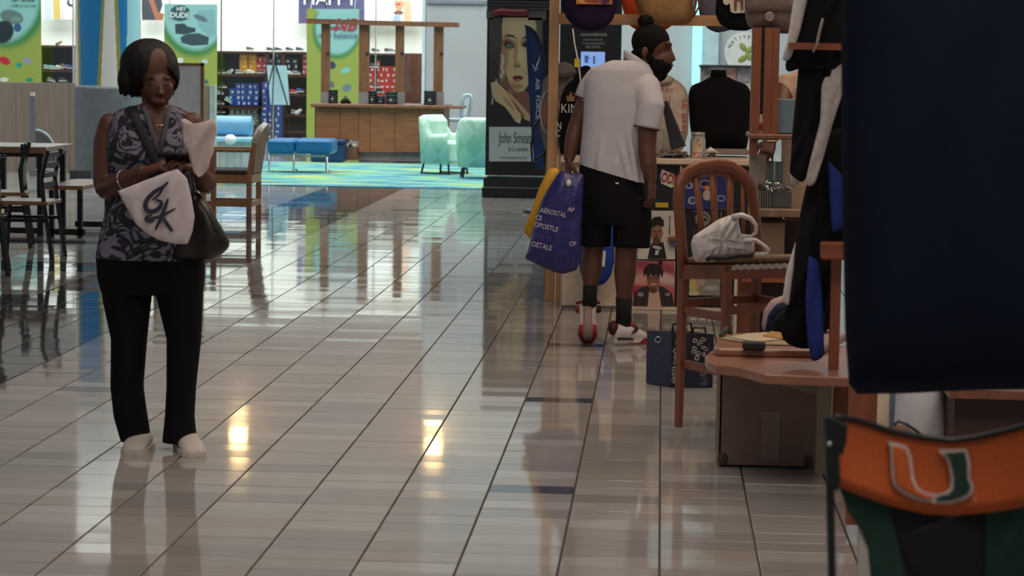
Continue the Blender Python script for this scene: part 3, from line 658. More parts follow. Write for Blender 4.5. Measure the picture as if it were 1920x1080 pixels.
for (x, y) in ((xb-.07, ya+.06), (xb-.07, yb-.06), (xa+.07, ya+.06), (xa+.07, yb-.06)):
    q = MB(); q.box((x, y, .345), (.045, .045, .69)); q.build('leg', steel, t)
xa2, xb2 = pX(92, 20.15, 350), pX(163, 20.15, 350); ya, yb = 20.0, 21.15
t = thing('dining_bench', 'low wood-topped bench on black steel frames beside the dining table', 'bench', ((xa2+xb2)/2, 20.6, 0))
q = MB(); q.box(((xa2+xb2)/2, (ya+yb)/2, .425), (xb2-xa2, yb-ya, .035), None, 0, .004); q.build('seat', oak, t)
for y in (ya+.08, yb-.08):
    for x in (xa2+.04, xb2-.04): q = MB(); q.box((x, y, .2), (.038, .038, .4)); q.build('leg', steel, t)
    q = MB(); q.box(((xa2+xb2)/2, y, .045), (xb2-xa2, .038, .05)); q.build('bottom_rail', steel, t)
def ladder(label, ox, oy, solid=False, rz=0, sub=0):
    """steel ladder-back chair facing local -X, origin at floor under the back"""
    xf = Matrix.Translation((ox, oy, 0)) @ Matrix.Rotation(rz, 4, 'Z'); t = thing('dining_chair', label, 'chair', (ox, oy, 0), 'black steel dining chairs')
    W = .2
    for s in (-1, 1):
        q = MB(xf); q.path([(.06, s*W, 0), (.0, s*W, .42), (-.02, s*W, .62), (.03, s*W, .83)], [(.017, .02)]*4, 4); q.build('back_post', steel, t)
        q = MB(xf); q.tube((-.4, s*W, 0), (-.37, s*W, .41), .018, n=4); q.build('leg', steel, t)
        q = MB(xf); q.bar((-.38, s*W, .3), (.01, s*W, .3), .02, .025); q.build('side_rail', steel, t)
    for k in range(1 if solid else 4):
        q = MB(xf)
        if solid: q.box((-.005, 0, .66), (.02, 2*W, .34))
        else: q.box((.02-.012*(k), 0, .79-.075*k), (.018, 2*W, .038))
        q.build('back_panel' if solid else 'slat', steel, t)
    q = MB(xf); q.box((-.19, 0, .43), (.44, .44, .03), None, 0, .006); q.build('seat', oak, t)
    q = MB(xf); q.box((-.38, 0, .3), (.02, 2*W, .025)); q.build('front_rail', steel, t); return t
ladder('black steel ladder-back dining chair with a wooden seat, side on before the table', pX(92, 17.9, 400), 17.95)
ladder('dining chair with a solid dark back, cut by the left edge of the picture', pX(28, 17.0, 400), 16.6, True, .25)
ladder('dining chair with a solid dark back just behind the one cut by the left edge', pX(30, 18.8, 400), 19.05, True, .2)
# wooden armchair by the walkway
hon = wood('honey_wood', (178, 124, 82), .4, (1, 1, .2), 26, .18); ctop = M('pale_varnish', (204, 188, 168), .35)  # second finish: paler grey-beige for the arched top rail
ox, oy = pX(478, 22.7, 400), 22.75; t = thing('wooden_armchair', 'honey-coloured wooden armchair with an arched back and dark woven seat, facing left', 'chair', (ox, oy, 0))
W = .27
for s in (-1, 1):
    q = MB(); q.path([(-.02, oy+s*W, 0), (-.02, oy+s*W, .42), (.03, oy+s*W, .75)], [(.026, .024)]*3, 4); q.v = [Vector((p.x+ox, p.y, p.z)) for p in q.v]; q.build('back_leg', hon, t)
    q = MB(); q.box((ox-.46, oy+s*W, .33), (.05, .05, .66)); q.build('front_leg', hon, t)
    q = MB(); q.box((ox-.24, oy+s*W, .665), (.5, .06, .03), None, 0, .006); q.build('armrest', hon, t)
    q = MB(); q.box((ox-.24, oy+s*W, .395), (.46, .03, .085)); q.build('seat_rail', hon, t)
    q = MB(); q.box((ox-.24, oy+s*W, .16), (.46, .028, .05)); q.build('stretcher', hon, t)
for x, z, h in ((-.46, .395, .085), (-.01, .395, .085), (-.01, .16, .05)): q = MB(); q.box((ox+x, oy, z), (.03, 2*W, h)); q.build('cross_rail', hon, t)
arc = [(oy+W*math.cos(a), .74+.17*math.sin(a)) for a in [math.pi*k/14 for k in range(15)]]
q = MB(); q.path([(ox+.03+.05*(z-.74)/.17, y, z) for y, z in arc], [(.026, .035)]*15, 4, ref=(1, 0, 0)); q.build('arched_rail', ctop, t)
q = MB(); q.prism([(ox+.0, oy-W+.03, .45), (ox+.0, oy+W-.03, .45)]+[(ox+.03+.04*(z-.74)/.17, oy+(y-oy)*.92, z-.02) for y, z in arc], (.014, 0, 0)); q.build('back_panel', wood('back_cane', (140, 104, 78), .5), t)
q = MB(); q.box((ox-.24, oy, .455), (.46, 2*W-.02, .05), None, 0, .015); q.build('seat_cushion', M('woven_dark', (70, 64, 62), .9, noise=(90, .5)), t)

# ================================================================ black poster stand, feather flag, directory
black = M('satin_black', (24, 24, 26), .45); Y = 27.2
kx0, kx1 = pX(911, Y, 200), pX(1030, Y, 200)
t = thing('poster_stand', 'tall black advertising stand with a jewellery poster of a woman\'s face', 'advertising stand', ((kx0+kx1)/2, Y+.3, 0))
q = MB(); q.box(((kx0+kx1)/2, Y+.33, 1.25), (kx1-kx0, .6, 2.0)); q.build('cabinet', black, t)
q = MB(); q.box(((kx0+kx1)/2, Y+.3, .06), (kx1-kx0+.06, .7, .12), None, 0, .01); q.box(((kx0+kx1)/2, Y+.31, .17), (kx1-kx0+.03, .66, .1)); q.build('base', M('base_black', (20, 20, 22), .35), t)
zs = [pz(970, y, Y) for y in (16, 10, 4, -4, -12, -20)]
for z in zs: q = MB(); q.box(((kx0+kx1)/2, Y+.2, z), (kx1-kx0, .5, .028)); q.build('slat', M('slat_grey', (66, 72, 76), .4, .3), t)
q = MB(); q.path([P(925, 26, Y-.05), P(940, 22, Y-.05), P(965, 24, Y-.05), P(990, 23, Y-.05)], .04, 8); q.build('red_tube', M('dark_red', (110, 24, 36), .4), t, True)
q = MB(); pb(q, 990, 20, 1024, 38, Y-.02, .04); q.build('header_panel', M('header_grey', (104, 102, 100), .5), t); q = MB(); pb(q, 912, 18, 925, 36, Y-.02, .04); q.build('header_panel', MC['header_grey'], t)
SK, SK2, SK3, DK, HR = (206, 188, 140), (178, 140, 106), (132, 90, 72), (30, 32, 34), (54, 52, 52)
ops = [E(930, 60, 20, 40, (70, 72, 70), 0, .9), E(1010, 60, 14, 50, (96, 96, 90), 0, .9),
       Pg([(943, 33), (941, 60), (942, 100), (946, 130), (954, 154), (966, 172), (980, 173), (990, 160), (998, 130), (1004, 100), (1006, 50), (1002, 33)], SK),
       E(946, 110, 7, 45, SK2, .1, .9), E(960, 165, 12, 12, SK2, .4, .9), E(970, 50, 22, 18, (222, 206, 158), 0, .9), E(976, 100, 9, 26, (222, 204, 156), 0, 1.2),
       E(953, 82, 13, 8, (104, 82, 72), .3, .9), E(955, 85, 9, 5, DK, .3), E(956, 85.5, 5, 3.4, (120, 170, 140), .2), E(956.5, 85.5, 2, 2.4, (20, 40, 36)),
       Pg([(944, 70), (952, 64), (962, 66), (970, 74), (962, 70), (952, 68)], (46, 34, 30)), E(986, 82, 9, 7, (110, 88, 76), 0, .9), E(986, 84, 7, 4, DK), Pg([(976, 74), (984, 68), (998, 66), (998, 70), (984, 72)], (46, 34, 30)),
       E(969, 122, 6, 6, SK2, 0, .9), E(966, 124, 2.2, 1.6, (90, 50, 40)), E(974, 124, 2.2, 1.6, (90, 50, 40)), E(967, 100, 3, 22, SK2, .05, 1.2),
       Pg([(960, 146), (966, 141), (970, 142.5), (974, 141), (982, 145), (977, 151), (971, 153.5), (964, 151)], (146, 66, 70)), Pg([(960, 146), (966, 141), (970, 142.5), (974, 141), (982, 145), (971, 147)], (112, 44, 52)), E(971, 146.6, 10, .9, (60, 24, 28)), E(972, 150, 4, 1.4, (196, 130, 126)), E(972, 162, 9, 4, SK2, 0, .8),
       Pg([(918, 150), (930, 150), (952, 168), (960, 178), (975, 183), (992, 190), (994, 240), (918, 240)], DK),
       Pg([(940, 160), (955, 168), (975, 185), (994, 188), (994, 176), (984, 170), (966, 174), (950, 150)], SK3), Pg([(965, 182), (994, 178), (994, 215), (984, 208)], SK3),
       Pg([(920, 155), (930, 152), (945, 166), (958, 182), (972, 200), (978, 222), (974, 231), (966, 228), (956, 212), (944, 198), (930, 190), (922, 176)], SK),
       Pg([(945, 166), (962, 180), (980, 200), (994, 216), (994, 228), (984, 224), (968, 204), (956, 190)], (196, 170, 124)), Pg([(940, 176), (952, 188), (966, 206), (964, 208), (950, 194)], SK2), Pg([(958, 184), (970, 198), (984, 218), (982, 220), (968, 204)], SK3),
       E(973, 227, 3, 4, (226, 206, 180), -.4)]
ops += [E(941.5+random.uniform(-2, 2), y, 2.2, 2, (206, 216, 210)) for y in range(104, 148, 4)]+[E(932-.25*(y-150)+random.uniform(-2, 2), y, 2, 1.8, (170, 186, 184)) for y in range(150, 196, 4)]
ops += [Pg([(917, 238), (1017, 238), (1017, 303), (917, 303)], (196, 216, 214)), ('n', .10)]
paint('poster_print', t, 917, 33, 1017, 303, Y-.02, 150, 330, HR, ops, .25)
q = MB(); pb(q, 915, 31, 1019, 305, Y-.012, .02); q.build('light_box_frame', M('frame_dark', (44, 46, 48), .4, .3), t)
ink = M('poster_ink', (52, 56, 62), .5); s = Y/FPX
text('John Smeaton', ink, t, P(935, 268, Y-.025), (s*13.2, 0, 0), (0, 0, s*30), align='LEFT'); text('& Co. Jewelers', ink, t, P(972, 283.5, Y-.025), (s*6.2, 0, 0), (0, 0, s*12)); text('WWW.JOHNSMEATON.COM', ink, t, P(963, 298, Y-.025), (s*4, 0, 0), (0, 0, s*5.5))
# feather flag
Y = 24.6; t = thing('feather_flag', 'navy feather flag with a white winged emblem and lettering, beside the black poster stand', 'flag', P(1012, 398, Y))
fo = [(985, 48), (993, 51), (1001, 58), (1008, 69), (1013, 83), (1017, 100), (1020, 122), (1022, 150), (1023, 200), (1023, 250), (1022, 300), (1019, 316), (1008, 318), (1001, 300), (996, 240), (992, 180), (988, 110)]
q = MB(); q.prism([P(x, y, Y+.02*math.sin(y*.05)) for x, y in fo], (0, .006, 0)); q.build('flag_cloth', M('flag_navy', (30, 58, 112), .7), t)
q = MB(); q.path([P(984, 47, Y)]+[P(x+1, y, Y) for x, y in fo[1:11]]+[P(1020, 398, Y)], .012, 8); q.build('pole', black, t, True)
q = MB(); q.path([P(985, 49, Y-.004)]+[P(x-2, y+1, Y-.004) for x, y in fo[1:8]], [(.004, .014)]*8, 6, ref=(1, 0, 0)); q.build('pole_sleeve', black, t)
fw = M('flag_white', (196, 206, 220), .6); q = MB()
for pg in ([(998, 119), (1004, 128), (1006, 131), (1003, 131), (999, 125)], [(1011, 103), (1012, 112), (1008, 124), (1004, 129), (1006, 120), (1010, 111)], [(1001, 130), (1004, 130), (1003, 135)], [(1006, 130), (1009, 126), (1008, 132)]): q.prism([P(x, y, Y-.02) for x, y in pg], (0, .004, 0))
q.build('wing_emblem', fw, t); s = Y/FPX
text('AIR', fw, t, P(1004.2, 158, Y-.02), (0, 0, -s*14.5), (s*11, 0, 0), bold=.02); text('FORCE', fw, t, P(1005, 201, Y-.02), (0, 0, -s*14.5), (s*11, 0, 0), bold=.02)
q = MB(); q.lathe([(.22, 0), (.22, .03), (.06, .05), (.03, .2)], (P(1020, 398, Y).x, Y, 0), 20); q.build('base', black, t, True)
# dark directory totem
Y = 25.5; t = thing('directory_totem', 'tall dark directory panel with pale text and a lit blue screen, behind the hoodies', 'directory', P(1115, 388, Y))
q = MB(); pb(q, 1048, -25, 1163, 388, Y, .2); q.build('cabinet', M('totem_navy', (22, 22, 30), .3), t)
ops = [Pg([(1138, 44), (1163, 44), (1163, 200), (1138, 200)], (26, 25, 34))]
for y, a, b_ in ((65, 1089, 1138), (74.5, 1094, 1131), (81.5, 1092, 1133), (88, 1098, 1127)):
    x = a
    while x < b_:
        l = random.uniform(2, 4); ops.append(Pg([(x, y-2.4), (x+l, y-2.4), (x+l, y+2.4), (x, y+2.4)], (150, 172, 150) if y < 70 else (120, 136, 128))); x += l+random.choice((.8, .8, 1.8))
paint('panel_print', t, 1066, 40, 1163, 200, Y-.005, 194, 160, (22, 21, 30), ops, .3)
q = MB(); pb(q, 1089, 97, 1134, 134, Y-.012, .012); sc_m = M('screen_glow', (132, 166, 226), .3, emit=.75, noise=(6, .35)); q.build('screen', sc_m, t)
q = MB(); pb(q, 1096, 104, 1103, 118, Y-.014, .004); pb(q, 1112, 105, 1116, 120, Y-.014, .004); pb(q, 1096, 108, 1106, 110, Y-.014, .004); q.build('screen_figure', M('screen_figure', (84, 110, 170), .3, emit=.4), t)
# far wall on the right: lit strip, round leaf sign, display frame
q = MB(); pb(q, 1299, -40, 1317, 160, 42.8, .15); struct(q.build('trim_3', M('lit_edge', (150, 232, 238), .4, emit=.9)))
q = MB(); pb(q, 1317, -40, 1348, 160, 42.85, .1); struct(q.build('trim_4', M('pale_aqua', (176, 200, 204), .5)))
Y = 42.96; t = thing('round_leaf_sign', 'round white store sign with green leaves and curved lettering, left of the wooden pillar', 'sign', P(1396, 122, Y))
q = MB(); cc = P(1396, 98, Y); q.path([cc, cc+Vector((0, .04, 0))], .36, 40, ref=(0, 0, 1)); q.build('disc', M('sign_pale', (206, 206, 200), .5), t)
q = MB()
for x, y, a in ((1393, 88, .9), (1406, 93, -.6), (1392, 110, -.5), (1404, 106, .7)):
    q.ell(P(x, y, Y-.01), (.085, .012, .05), Matrix.Rotation(a, 3, 'Y'), 14, 8)
q.build('leaf', M('leaf_green', (128, 140, 62), .6), t, True)
for i, ch in enumerate('NATIVE TASTE'):
    a = math.radians(158-i*16.5); s = 9.5*Y/FPX; R_ = .245
    rv = Vector((math.sin(a), 0, -math.cos(a))); uv = Vector((math.cos(a), 0, math.sin(a)))
    if ch != ' ': text(ch, ink, t, cc+Vector((0, -.005, 0))+uv*R_*1.02, rv*s, uv*s)
Y = 41; t = thing('framed_display', 'black-framed store display with small pictures behind the dark mannequin', 'display', P(1362, 285, Y))
q = MB(); pb(q, 1311, 122, 1412, 127, Y, .3); q.build('top_rail', black, t); q = MB(); pb(q, 1311, 126, 1412, 285, Y+.25, .04); q.build('back_board', M('display_pale', (176, 172, 168), .6), t)
for x0, x1, c_, n_ in ((1314, 1330, (120, 112, 108), 'a'), (1362, 1380, (186, 140, 128), 'b'), (1382, 1406, (150, 140, 146), 'c')):
    q = MB(); pb(q, x0, 128, x1, 152, Y+.2, .03); q.build('picture', M('dpic_'+n_, c_, .5, noise=(14, .5)), t)
# ================================================================ the booth: frame, bags, counter
pine = wood('pine', (206, 160, 116), .5, (1, 1, .1), 22, .14); pineh = wood('pine_h', (206, 160, 116), .5, (.1, 1, 1), 22, .14)
Y = 15.5; t = thing('booth_stand', 'bare pine post and cross beam of the booth, hung with bags', 'booth stand', P(1037, 562, Y))
q = MB(); xa, xb = pX(1025.5, Y, 300), pX(1044, Y, 300); q.box(((xa+xb)/2, Y+.03, 1.3), (xb-xa, .06, 2.6)); q.build('post', pine, t, bevel=.003)
q = MB(); xa2 = pX(1038, Y, 540); q.box((xa2+.033, Y-.02, .5), (.04, .03, 1.0)); q.build('brace_post', pine, t)
q = MB(); q.box((pX(1020, Y, 400), Y+.5, .72), (.035, .05, 1.44)); q.build('rear_post', wood('pine_grey', (150, 124, 100), .5), t)
q = MB(); q.bar(P(1043, 36, Y+.06), P(1420, 41, Y+.06), .045, .062); q.build('beam', pineh, t, bevel=.003)
q = MB(); q.bar(P(1043, 28, Y+.12), P(1420, 33, Y+.12), .09, .02); q.build('beam_top', pineh, t)
fab = lambda n, c: M(n, c, .9, noise=(40, .12), bump=(160, .15), spec=.2)
# hanging bags
pur = fab('bag_purple', (44, 30, 62)); t = thing('purple_bag', 'dark purple round-bottomed bag with an orange print, hanging from the pine beam', 'bag', P(1103, 60, 15.3))
puff('body', pur, t, [(1046, -60), (1050, -20), (1052, 8), (1062, 34), (1078, 52), (1103, 59), (1130, 56), (1148, 40), (1157, 14), (1160, -20), (1162, -60)], 15.25, .09, .006, .15)
paint('front_print', t, 1080, -30, 1148, 8, 15.14, 60, 34, (196, 120, 70), [E(1114, -8, 26, 14, (120, 60, 90)), E(1096, -2, 12, 8, (230, 170, 90)), E(1134, 0, 10, 8, (90, 40, 80)), E(1112, 2, 18, 3, (150, 80, 60)), ('n', .5)], .7)
t = thing('orange_bag', 'bright orange round bag hanging behind the tan backpack', 'bag', P(1218, 62, 15.7)); puff('body', fab('bag_orange', (206, 84, 44)), t, [(1164, -60), (1162, -20), (1168, 20), (1180, 48), (1200, 60), (1225, 62), (1250, 56), (1266, 42), (1275, 10), (1276, -60)], 15.75, .07)
tan = fab('bag_tan', (160, 122, 80)); t = thing('tan_backpack', 'tan canvas backpack with straps hanging above the man\'s head', 'backpack', P(1255, 50, 15.3))
puff('body', tan, t, [(1186, -60), (1186, -12), (1194, 14), (1200, 34), (1222, 44), (1256, 48), (1292, 45), (1302, 30), (1308, 0), (1306, -60)], 15.3, .11, .008, .12)
q = MB(); q.path([P(1204, -40, 15.17), P(1196, 0, 15.16), P(1206, 24, 15.17)], [(.006, .016)]*3, 6); q.build('strap', fab('strap_brown', (120, 88, 56)), t, True); q = MB(); q.path([P(1300, -30, 15.17), P(1312, 10, 15.18), P(1300, 32, 15.2)], [(.006, .02)]*3, 6); q.build('strap', fab('strap_brown', (120, 88, 56)), t, True)
q = MB(); q.tube(P(1302, -10, 15.16), P(1300, 12, 15.16), .006, n=8); q.build('zip_pull', chrome, t)
t = thing('grey_sack', 'blue-grey cloth bag hanging between backpack and black shirt', 'bag', P(1345, 62, 15.8)); puff('body', fab('cloth_bluegrey', (104, 104, 122)), t, [(1310, -60), (1306, -10), (1312, 30), (1326, 54), (1345, 62), (1372, 56), (1392, 40), (1396, -60)], 15.8, .06)
bk = fab('cloth_black', (20, 19, 22)); t = thing('black_sack', 'black cloth bag with a white-outlined graphic, right of the blue-grey bag', 'bag', P(1372, 58, 15.2))
puff('body', bk, t, [(1343, -60), (1344, -10), (1341, 26), (1350, 46), (1372, 57), (1400, 58), (1418, 50), (1430, -60)], 15.2, .07)
q = MB(); q.prism([P(x, y, 15.1) for x, y in ((1355, -20), (1356, 6), (1362, 10), (1368, 6), (1370, 22), (1376, 25), (1396, 24), (1398, -20))], (0, .02, 0)); q.build('graphic_outline', M('graphic_cream', (206, 198, 180), .7), t)
q = MB(); q.prism([P(x, y, 15.09) for x, y in ((1377, -20), (1377, 18), (1381, 19), (1382, 0), (1388, 0), (1390, 18), (1394, 18), (1394, -20))], (0, .012, 0)); q.build('graphic_fill', M('graphic_brown', (112, 70, 56), .7), t)
# hoodies on the left of the booth
t = thing('grey_hoodie', 'grey hoodie with a round face graphic hanging beside the pine post', 'hoodie', P(1035, 290, 15.75)); hg = fab('cloth_grey', (150, 140, 134))
puff('body', hg, t, [(1018, 150), (1030, 138), (1045, 128), (1072, 136), (1078, 160), (1072, 220), (1062, 292), (1040, 290), (1022, 284), (1012, 240), (1014, 190)], 15.8, .09, .01, .2)
puff('hood', hg, t, [(1042, 128), (1046, 119), (1058, 116), (1072, 120), (1082, 136), (1070, 142), (1056, 146), (1044, 142)], 15.7, .1)
q = MB(); q.path([P(1031+18*math.cos(a), 210+42*math.sin(a), 15.69) for a in [2*math.pi*k/24 for k in range(25)]], .006, 6); q.build('ring_graphic', M('graphic_white', (200, 196, 190), .7), t); q = MB(); q.prism([P(1028+11*math.cos(a), 212+24*math.sin(a), 15.69) for a in [2*math.pi*k/20 for k in range(20)]], (0, .01, 0)); q.build('face_graphic', M('graphic_tan', (170, 128, 104), .7), t)
q = MB(); q.path([P(1012, 222, 15.8), P(1000, 240, 15.75), P(996, 275, 15.75), P(998, 302, 15.75), P(1010, 295, 15.7), P(1024, 287, 15.7)], .007, 8); q.build('drawstring', black, t, True)
t = thing('black_hoodie', 'black hoodie lettered in white with a small gold crown, hanging left of the man', 'hoodie', P(1075, 290, 15.4))
puff('body', bk, t, [(1052, 180), (1060, 160), (1076, 148), (1088, 124), (1106, 122), (1118, 150), (1122, 230), (1118, 290), (1050, 290), (1046, 230)], 15.45, .09, .008, .2)
wt = M('ink_white', (206, 200, 196), .7); s = 15.3/FPX
text('KING', wt, t, P(1051, 211, 15.33), (s*20, 0, 0), (0, 0, s*24), align='LEFT'); text('N', wt, t, P(1048, 242, 15.34), (s*14, 0, 0), (0, 0, s*20)); text('C', wt, t, P(1046, 256, 15.34), (s*14, 0, 0), (0, 0, s*18))
q = MB(); q.prism([P(x, y, 15.34) for x, y in ((1063, 190), (1062, 178), (1066, 182), (1070, 171), (1074, 182), (1078, 178), (1077, 190))], (0, .012, 0)); q.build('crown_graphic', M('graphic_gold', (140, 112, 66), .6), t)
t = thing('hanging_tag', 'white cord with a yellow tag hanging from the purple bag', 'tag', P(1082, 126, 15.2))
q = MB(); q.path([P(1074, 54, 15.2), P(1077, 80, 15.2), P(1082, 105, 15.2), P(1086, 130, 15.2), P(1090, 166, 15.2)], .005, 6); q.build('cord', wl, t, True); q = MB(); pb(q, 1077, 110, 1087, 126, 15.17, .015); q.build('tag_card', M('tag_yellow', (206, 190, 60), .6), t)
# counter
Y = 15.05; wh = M('counter_white', (220, 198, 176), .5); bp = M('counter_black', (28, 25, 25), .5)
x0, x1 = pX(1052, Y, 450), pX(1404, Y, 450); zt = pz(1225, 296, Y)
t = thing('booth_counter', 'white booth counter with black front panels covered in pictures', 'counter', ((x0+x1)/2, Y+.3, 0))
q = MB(); q.box(((x0+x1)/2, Y+.32, zt-.02), (x1-x0+.02, .72, .034), None, 0, .004); q.build('counter_top', wh, t)
q = MB(); q.box(((x0+x1)/2, Y+.36, (zt-.04)/2), (x1-x0, .62, zt-.04)); q.build('carcass', wh, t)
xa, xb = pX(1055, Y, 450), pX(1184, Y, 450); q = MB(); q.box(((xa+xb)/2, Y+.03, (zt-.04)/2+.01), (xb-xa, .03, zt-.06)); q.build('front_panel', wh, t)
for a, b_ in ((1186, 1272), (1277, 1402)):
    xa, xb = pX(a, Y, 450), pX(b_, Y, 450); q = MB(); q.box(((xa+xb)/2, Y+.035, .024+(zt-.07)/2), (xb-xa, .03, zt-.075)); q.build('front_panel', bp, t)
q = MB(); q.box((pX(1274.5, Y, 450), Y+.03, (zt-.04)/2), (.016, .05, zt-.05)); q.build('divider', wh, t)
q = MB(); q.box(((pX(1186, Y)+x1)/2, Y+.02, .012), (x1-pX(1186, Y), .04, .02)); q.build('kick_rail', wh, t)
q = MB(); pb(q, 1253, 444, 1277, 453, Y-.03, .05, 0, .004); q.build('ledge', wood('ledge_brown', (142, 88, 62), .4), t); q = MB(); pb(q, 1256, 453, 1276, 461, Y-.02, .04); q.build('ledge_bracket', M('ledge_blue', (80, 92, 130), .5), t)
def picture(name, label, x0, y0, x1, y1, base, ops, Y=Y+.006, nx=None):
    t = thing(name, label, 'picture', P((x0+x1)/2, y1, Y), 'pictures on the booth counter'); q = MB(); pb(q, x0, y0, x1, y1, Y+.002, .006); q.build('board', wl, t)
    paint('picture_print', t, x0, y0, x1, y1, Y, nx or int((x1-x0)*1.3), int((y1-y0)*1.3), base, ops, .45); return t
SKN, SKD = (150, 104, 78), (104, 66, 50)
t = picture('portrait_poster', 'poster of a person in a black cap and white jacket on the counter front', 1195, 395, 1266, 486, (206, 196, 184), [
    Pg([(1255, 405), (1257, 405), (1256, 440), (1254, 440)], (60, 56, 54)), Pg([(1197, 486), (1200, 468), (1216, 456), (1250, 454), (1262, 466), (1266, 486)], (222, 214, 206)),
    Pg([(1216, 486), (1221, 456), (1244, 454), (1250, 486)], (34, 32, 34)), E(1231, 436, 12, 17, SKN), E(1231, 452, 8, 6, SKD), E(1227, 434, 3, 1.4, DK), E(1236, 434, 3, 1.4, DK), E(1231, 445, 5, 1.5, (90, 50, 46)), E(1231, 440, 2.4, 3, SKD),
    Pg([(1218, 430), (1218, 416), (1226, 407), (1238, 406), (1245, 414), (1245, 426), (1232, 422)], (26, 25, 27)), E(1232, 464, 9, 3, (190, 190, 190), .2), Pg([(1229, 470), (1236, 468), (1234, 478), (1228, 478)], (206, 206, 206)), Pg([(1219, 460), (1222, 458), (1218, 486), (1214, 486)], (40, 38, 40)), ('n', .12)])
s = Y/FPX; text('BABY', M('ink_grey', (110, 100, 94), .6), t, P(1240, 403, Y+.008), (s*12, 0, 0), (0, 0, s*10))
t = picture('dreadlock_poster', 'pink and red poster of a person with dreadlocks and a dark jacket', 1186, 489, 1265, 575, (196, 104, 112), [
    E(1225, 500, 50, 10, (160, 70, 96), .2, .9), E(1245, 522, 30, 10, (222, 190, 180), .3, .9), E(1200, 525, 18, 12, (214, 160, 150), 0, .9), E(1195, 545, 20, 10, (170, 52, 64), 0, .9), E(1225, 572, 60, 8, (160, 44, 54), 0, .6),
    Pg([(1186, 575), (1190, 548), (1204, 538), (1222, 534), (1244, 538), (1260, 550), (1265, 575)], (58, 42, 46)), Pg([(1214, 575), (1218, 540), (1234, 538), (1240, 575)], (214, 178, 160)), E(1225, 526, 12, 17, SKN), E(1225, 544, 8, 6, SKD),
    E(1201, 552, 6, 4, (150, 150, 156)), E(1252, 552, 5, 3, (150, 150, 150)), E(1226, 533, 6, 2, (220, 170, 150)), E(1221, 522, 2.4, 1.6, DK), E(1230, 522, 2.4, 1.6, DK),
    Pg([(1206, 520), (1210, 502), (1216, 496), (1226, 494), (1238, 497), (1244, 508), (1242, 522), (1238, 514), (1234, 524), (1230, 512), (1226, 520), (1220, 512), (1214, 526), (1212, 514)], (40, 28, 28)), E(1238, 494, 4, 6, (40, 28, 28), .4), E(1210, 506, 3, 8, (40, 28, 28), .4), ('n', .2)])
t = thing('word_sticker', 'red and white outlined lettering sticker high on the counter front', 'sticker', P(1255, 348, Y)); Ys = Y+.012
q = MB(); q.prism([P(x, y, Ys) for x, y in ((1238, 330), (1241, 317), (1264, 327), (1264, 350), (1258, 352), (1240, 344))], (0, .006, 0)); q.build('sticker_back', M('sticker_white', (222, 214, 206), .6), t)
u_ = Vector((.97, 0, -.22)); v_ = Vector((.2, 0, .98)); text('ODS', M('sticker_red', (176, 40, 44), .6), t, P(1253, 343, Ys-.004), u_*s*15, v_*s*25, bold=.02)
picture('yellow_label_sticker', 'small plain yellow label on the counter front under the lettering sticker', 1229, 380, 1253, 389, (206, 168, 40), [], nx=20)
picture('blue_picture', 'dark blue picture with pale loops, seen between the chair slats', 1283, 328, 1362, 392, (38, 48, 112), [E(1292, 348, 7, 6, (180, 186, 206)), E(1292, 348, 4, 4, (38, 48, 112)), E(1298, 376, 8, 7, (180, 186, 206)), E(1298, 376, 5, 5, (70, 80, 130)), E(1322, 345, 10, 8, (150, 160, 190)), E(1322, 345, 8, 6, (30, 34, 60)), E(1352, 372, 8, 6, (150, 160, 190)), E(1352, 372, 6, 4, (38, 48, 112)), E(1326, 366, 8, 10, (196, 170, 160)), E(1326, 352, 6, 4, (220, 130, 90)), ('n', .2)])
picture('skull_picture', 'dark picture with a pale round motif behind the stool back', 1300, 396, 1352, 448, (36, 32, 34), [E(1318, 410, 14, 13, (150, 140, 128)), E(1318, 410, 11, 10, (50, 46, 46)), E(1318, 415, 9, 12, (130, 124, 112), .3), E(1313, 412, 3, 3, (30, 28, 28)), E(1322, 412, 3, 3, (30, 28, 28)), E(1318, 434, 10, 5, (120, 60, 50)), ('n', .3)])
picture('pale_picture', 'pale yellow and grey picture low on the counter, seen through the stool legs', 1292, 523, 1350, 554, (150, 140, 132), [E(1300, 535, 8, 12, (206, 190, 110)), E(1312, 530, 10, 6, (190, 160, 150)), E(1335, 540, 14, 5, (180, 178, 176)), E(1300, 550, 12, 5, (214, 200, 150)), ('n', .25)])
q = MB()
for k in range(3): pb(q, 1294+k*17, 566, 1307+k*17, 570, Y+.01, .01)
tag(q.build('caption_strip', wl), 'row of small white captions under the pale picture', 'label', kind='stuff')
# blue ball-shaped bag hanging low on the counter
bl0 = fab('bag_cord', (40, 60, 130)); t = thing('blue_round_bag', 'blue round-bottomed bag with a white mark, hung low behind the man\'s legs', 'bag', P(1120, 537, 14.9)); puff('body', fab('bag_royal', (44, 74, 160)), t, [(1086, 420), (1084, 480), (1088, 512), (1100, 530), (1116, 538), (1134, 532), (1146, 516), (1152, 490), (1152, 420)], 14.92, .07, .005, .2)
q = MB(); q.path([P(1092, 422, 14.92), P(1096, 330, 14.96), P(1098, 300, 14.97), P(1099, 293, 15.02)], .006, 6); q.build('cord', bl0, t); q = MB(); q.prism([P(x, y, 14.835) for x, y in ((1131, 470), (1136, 472), (1134, 500), (1128, 500))], (0, .012, 0)); q.build('white_mark', wl, t)
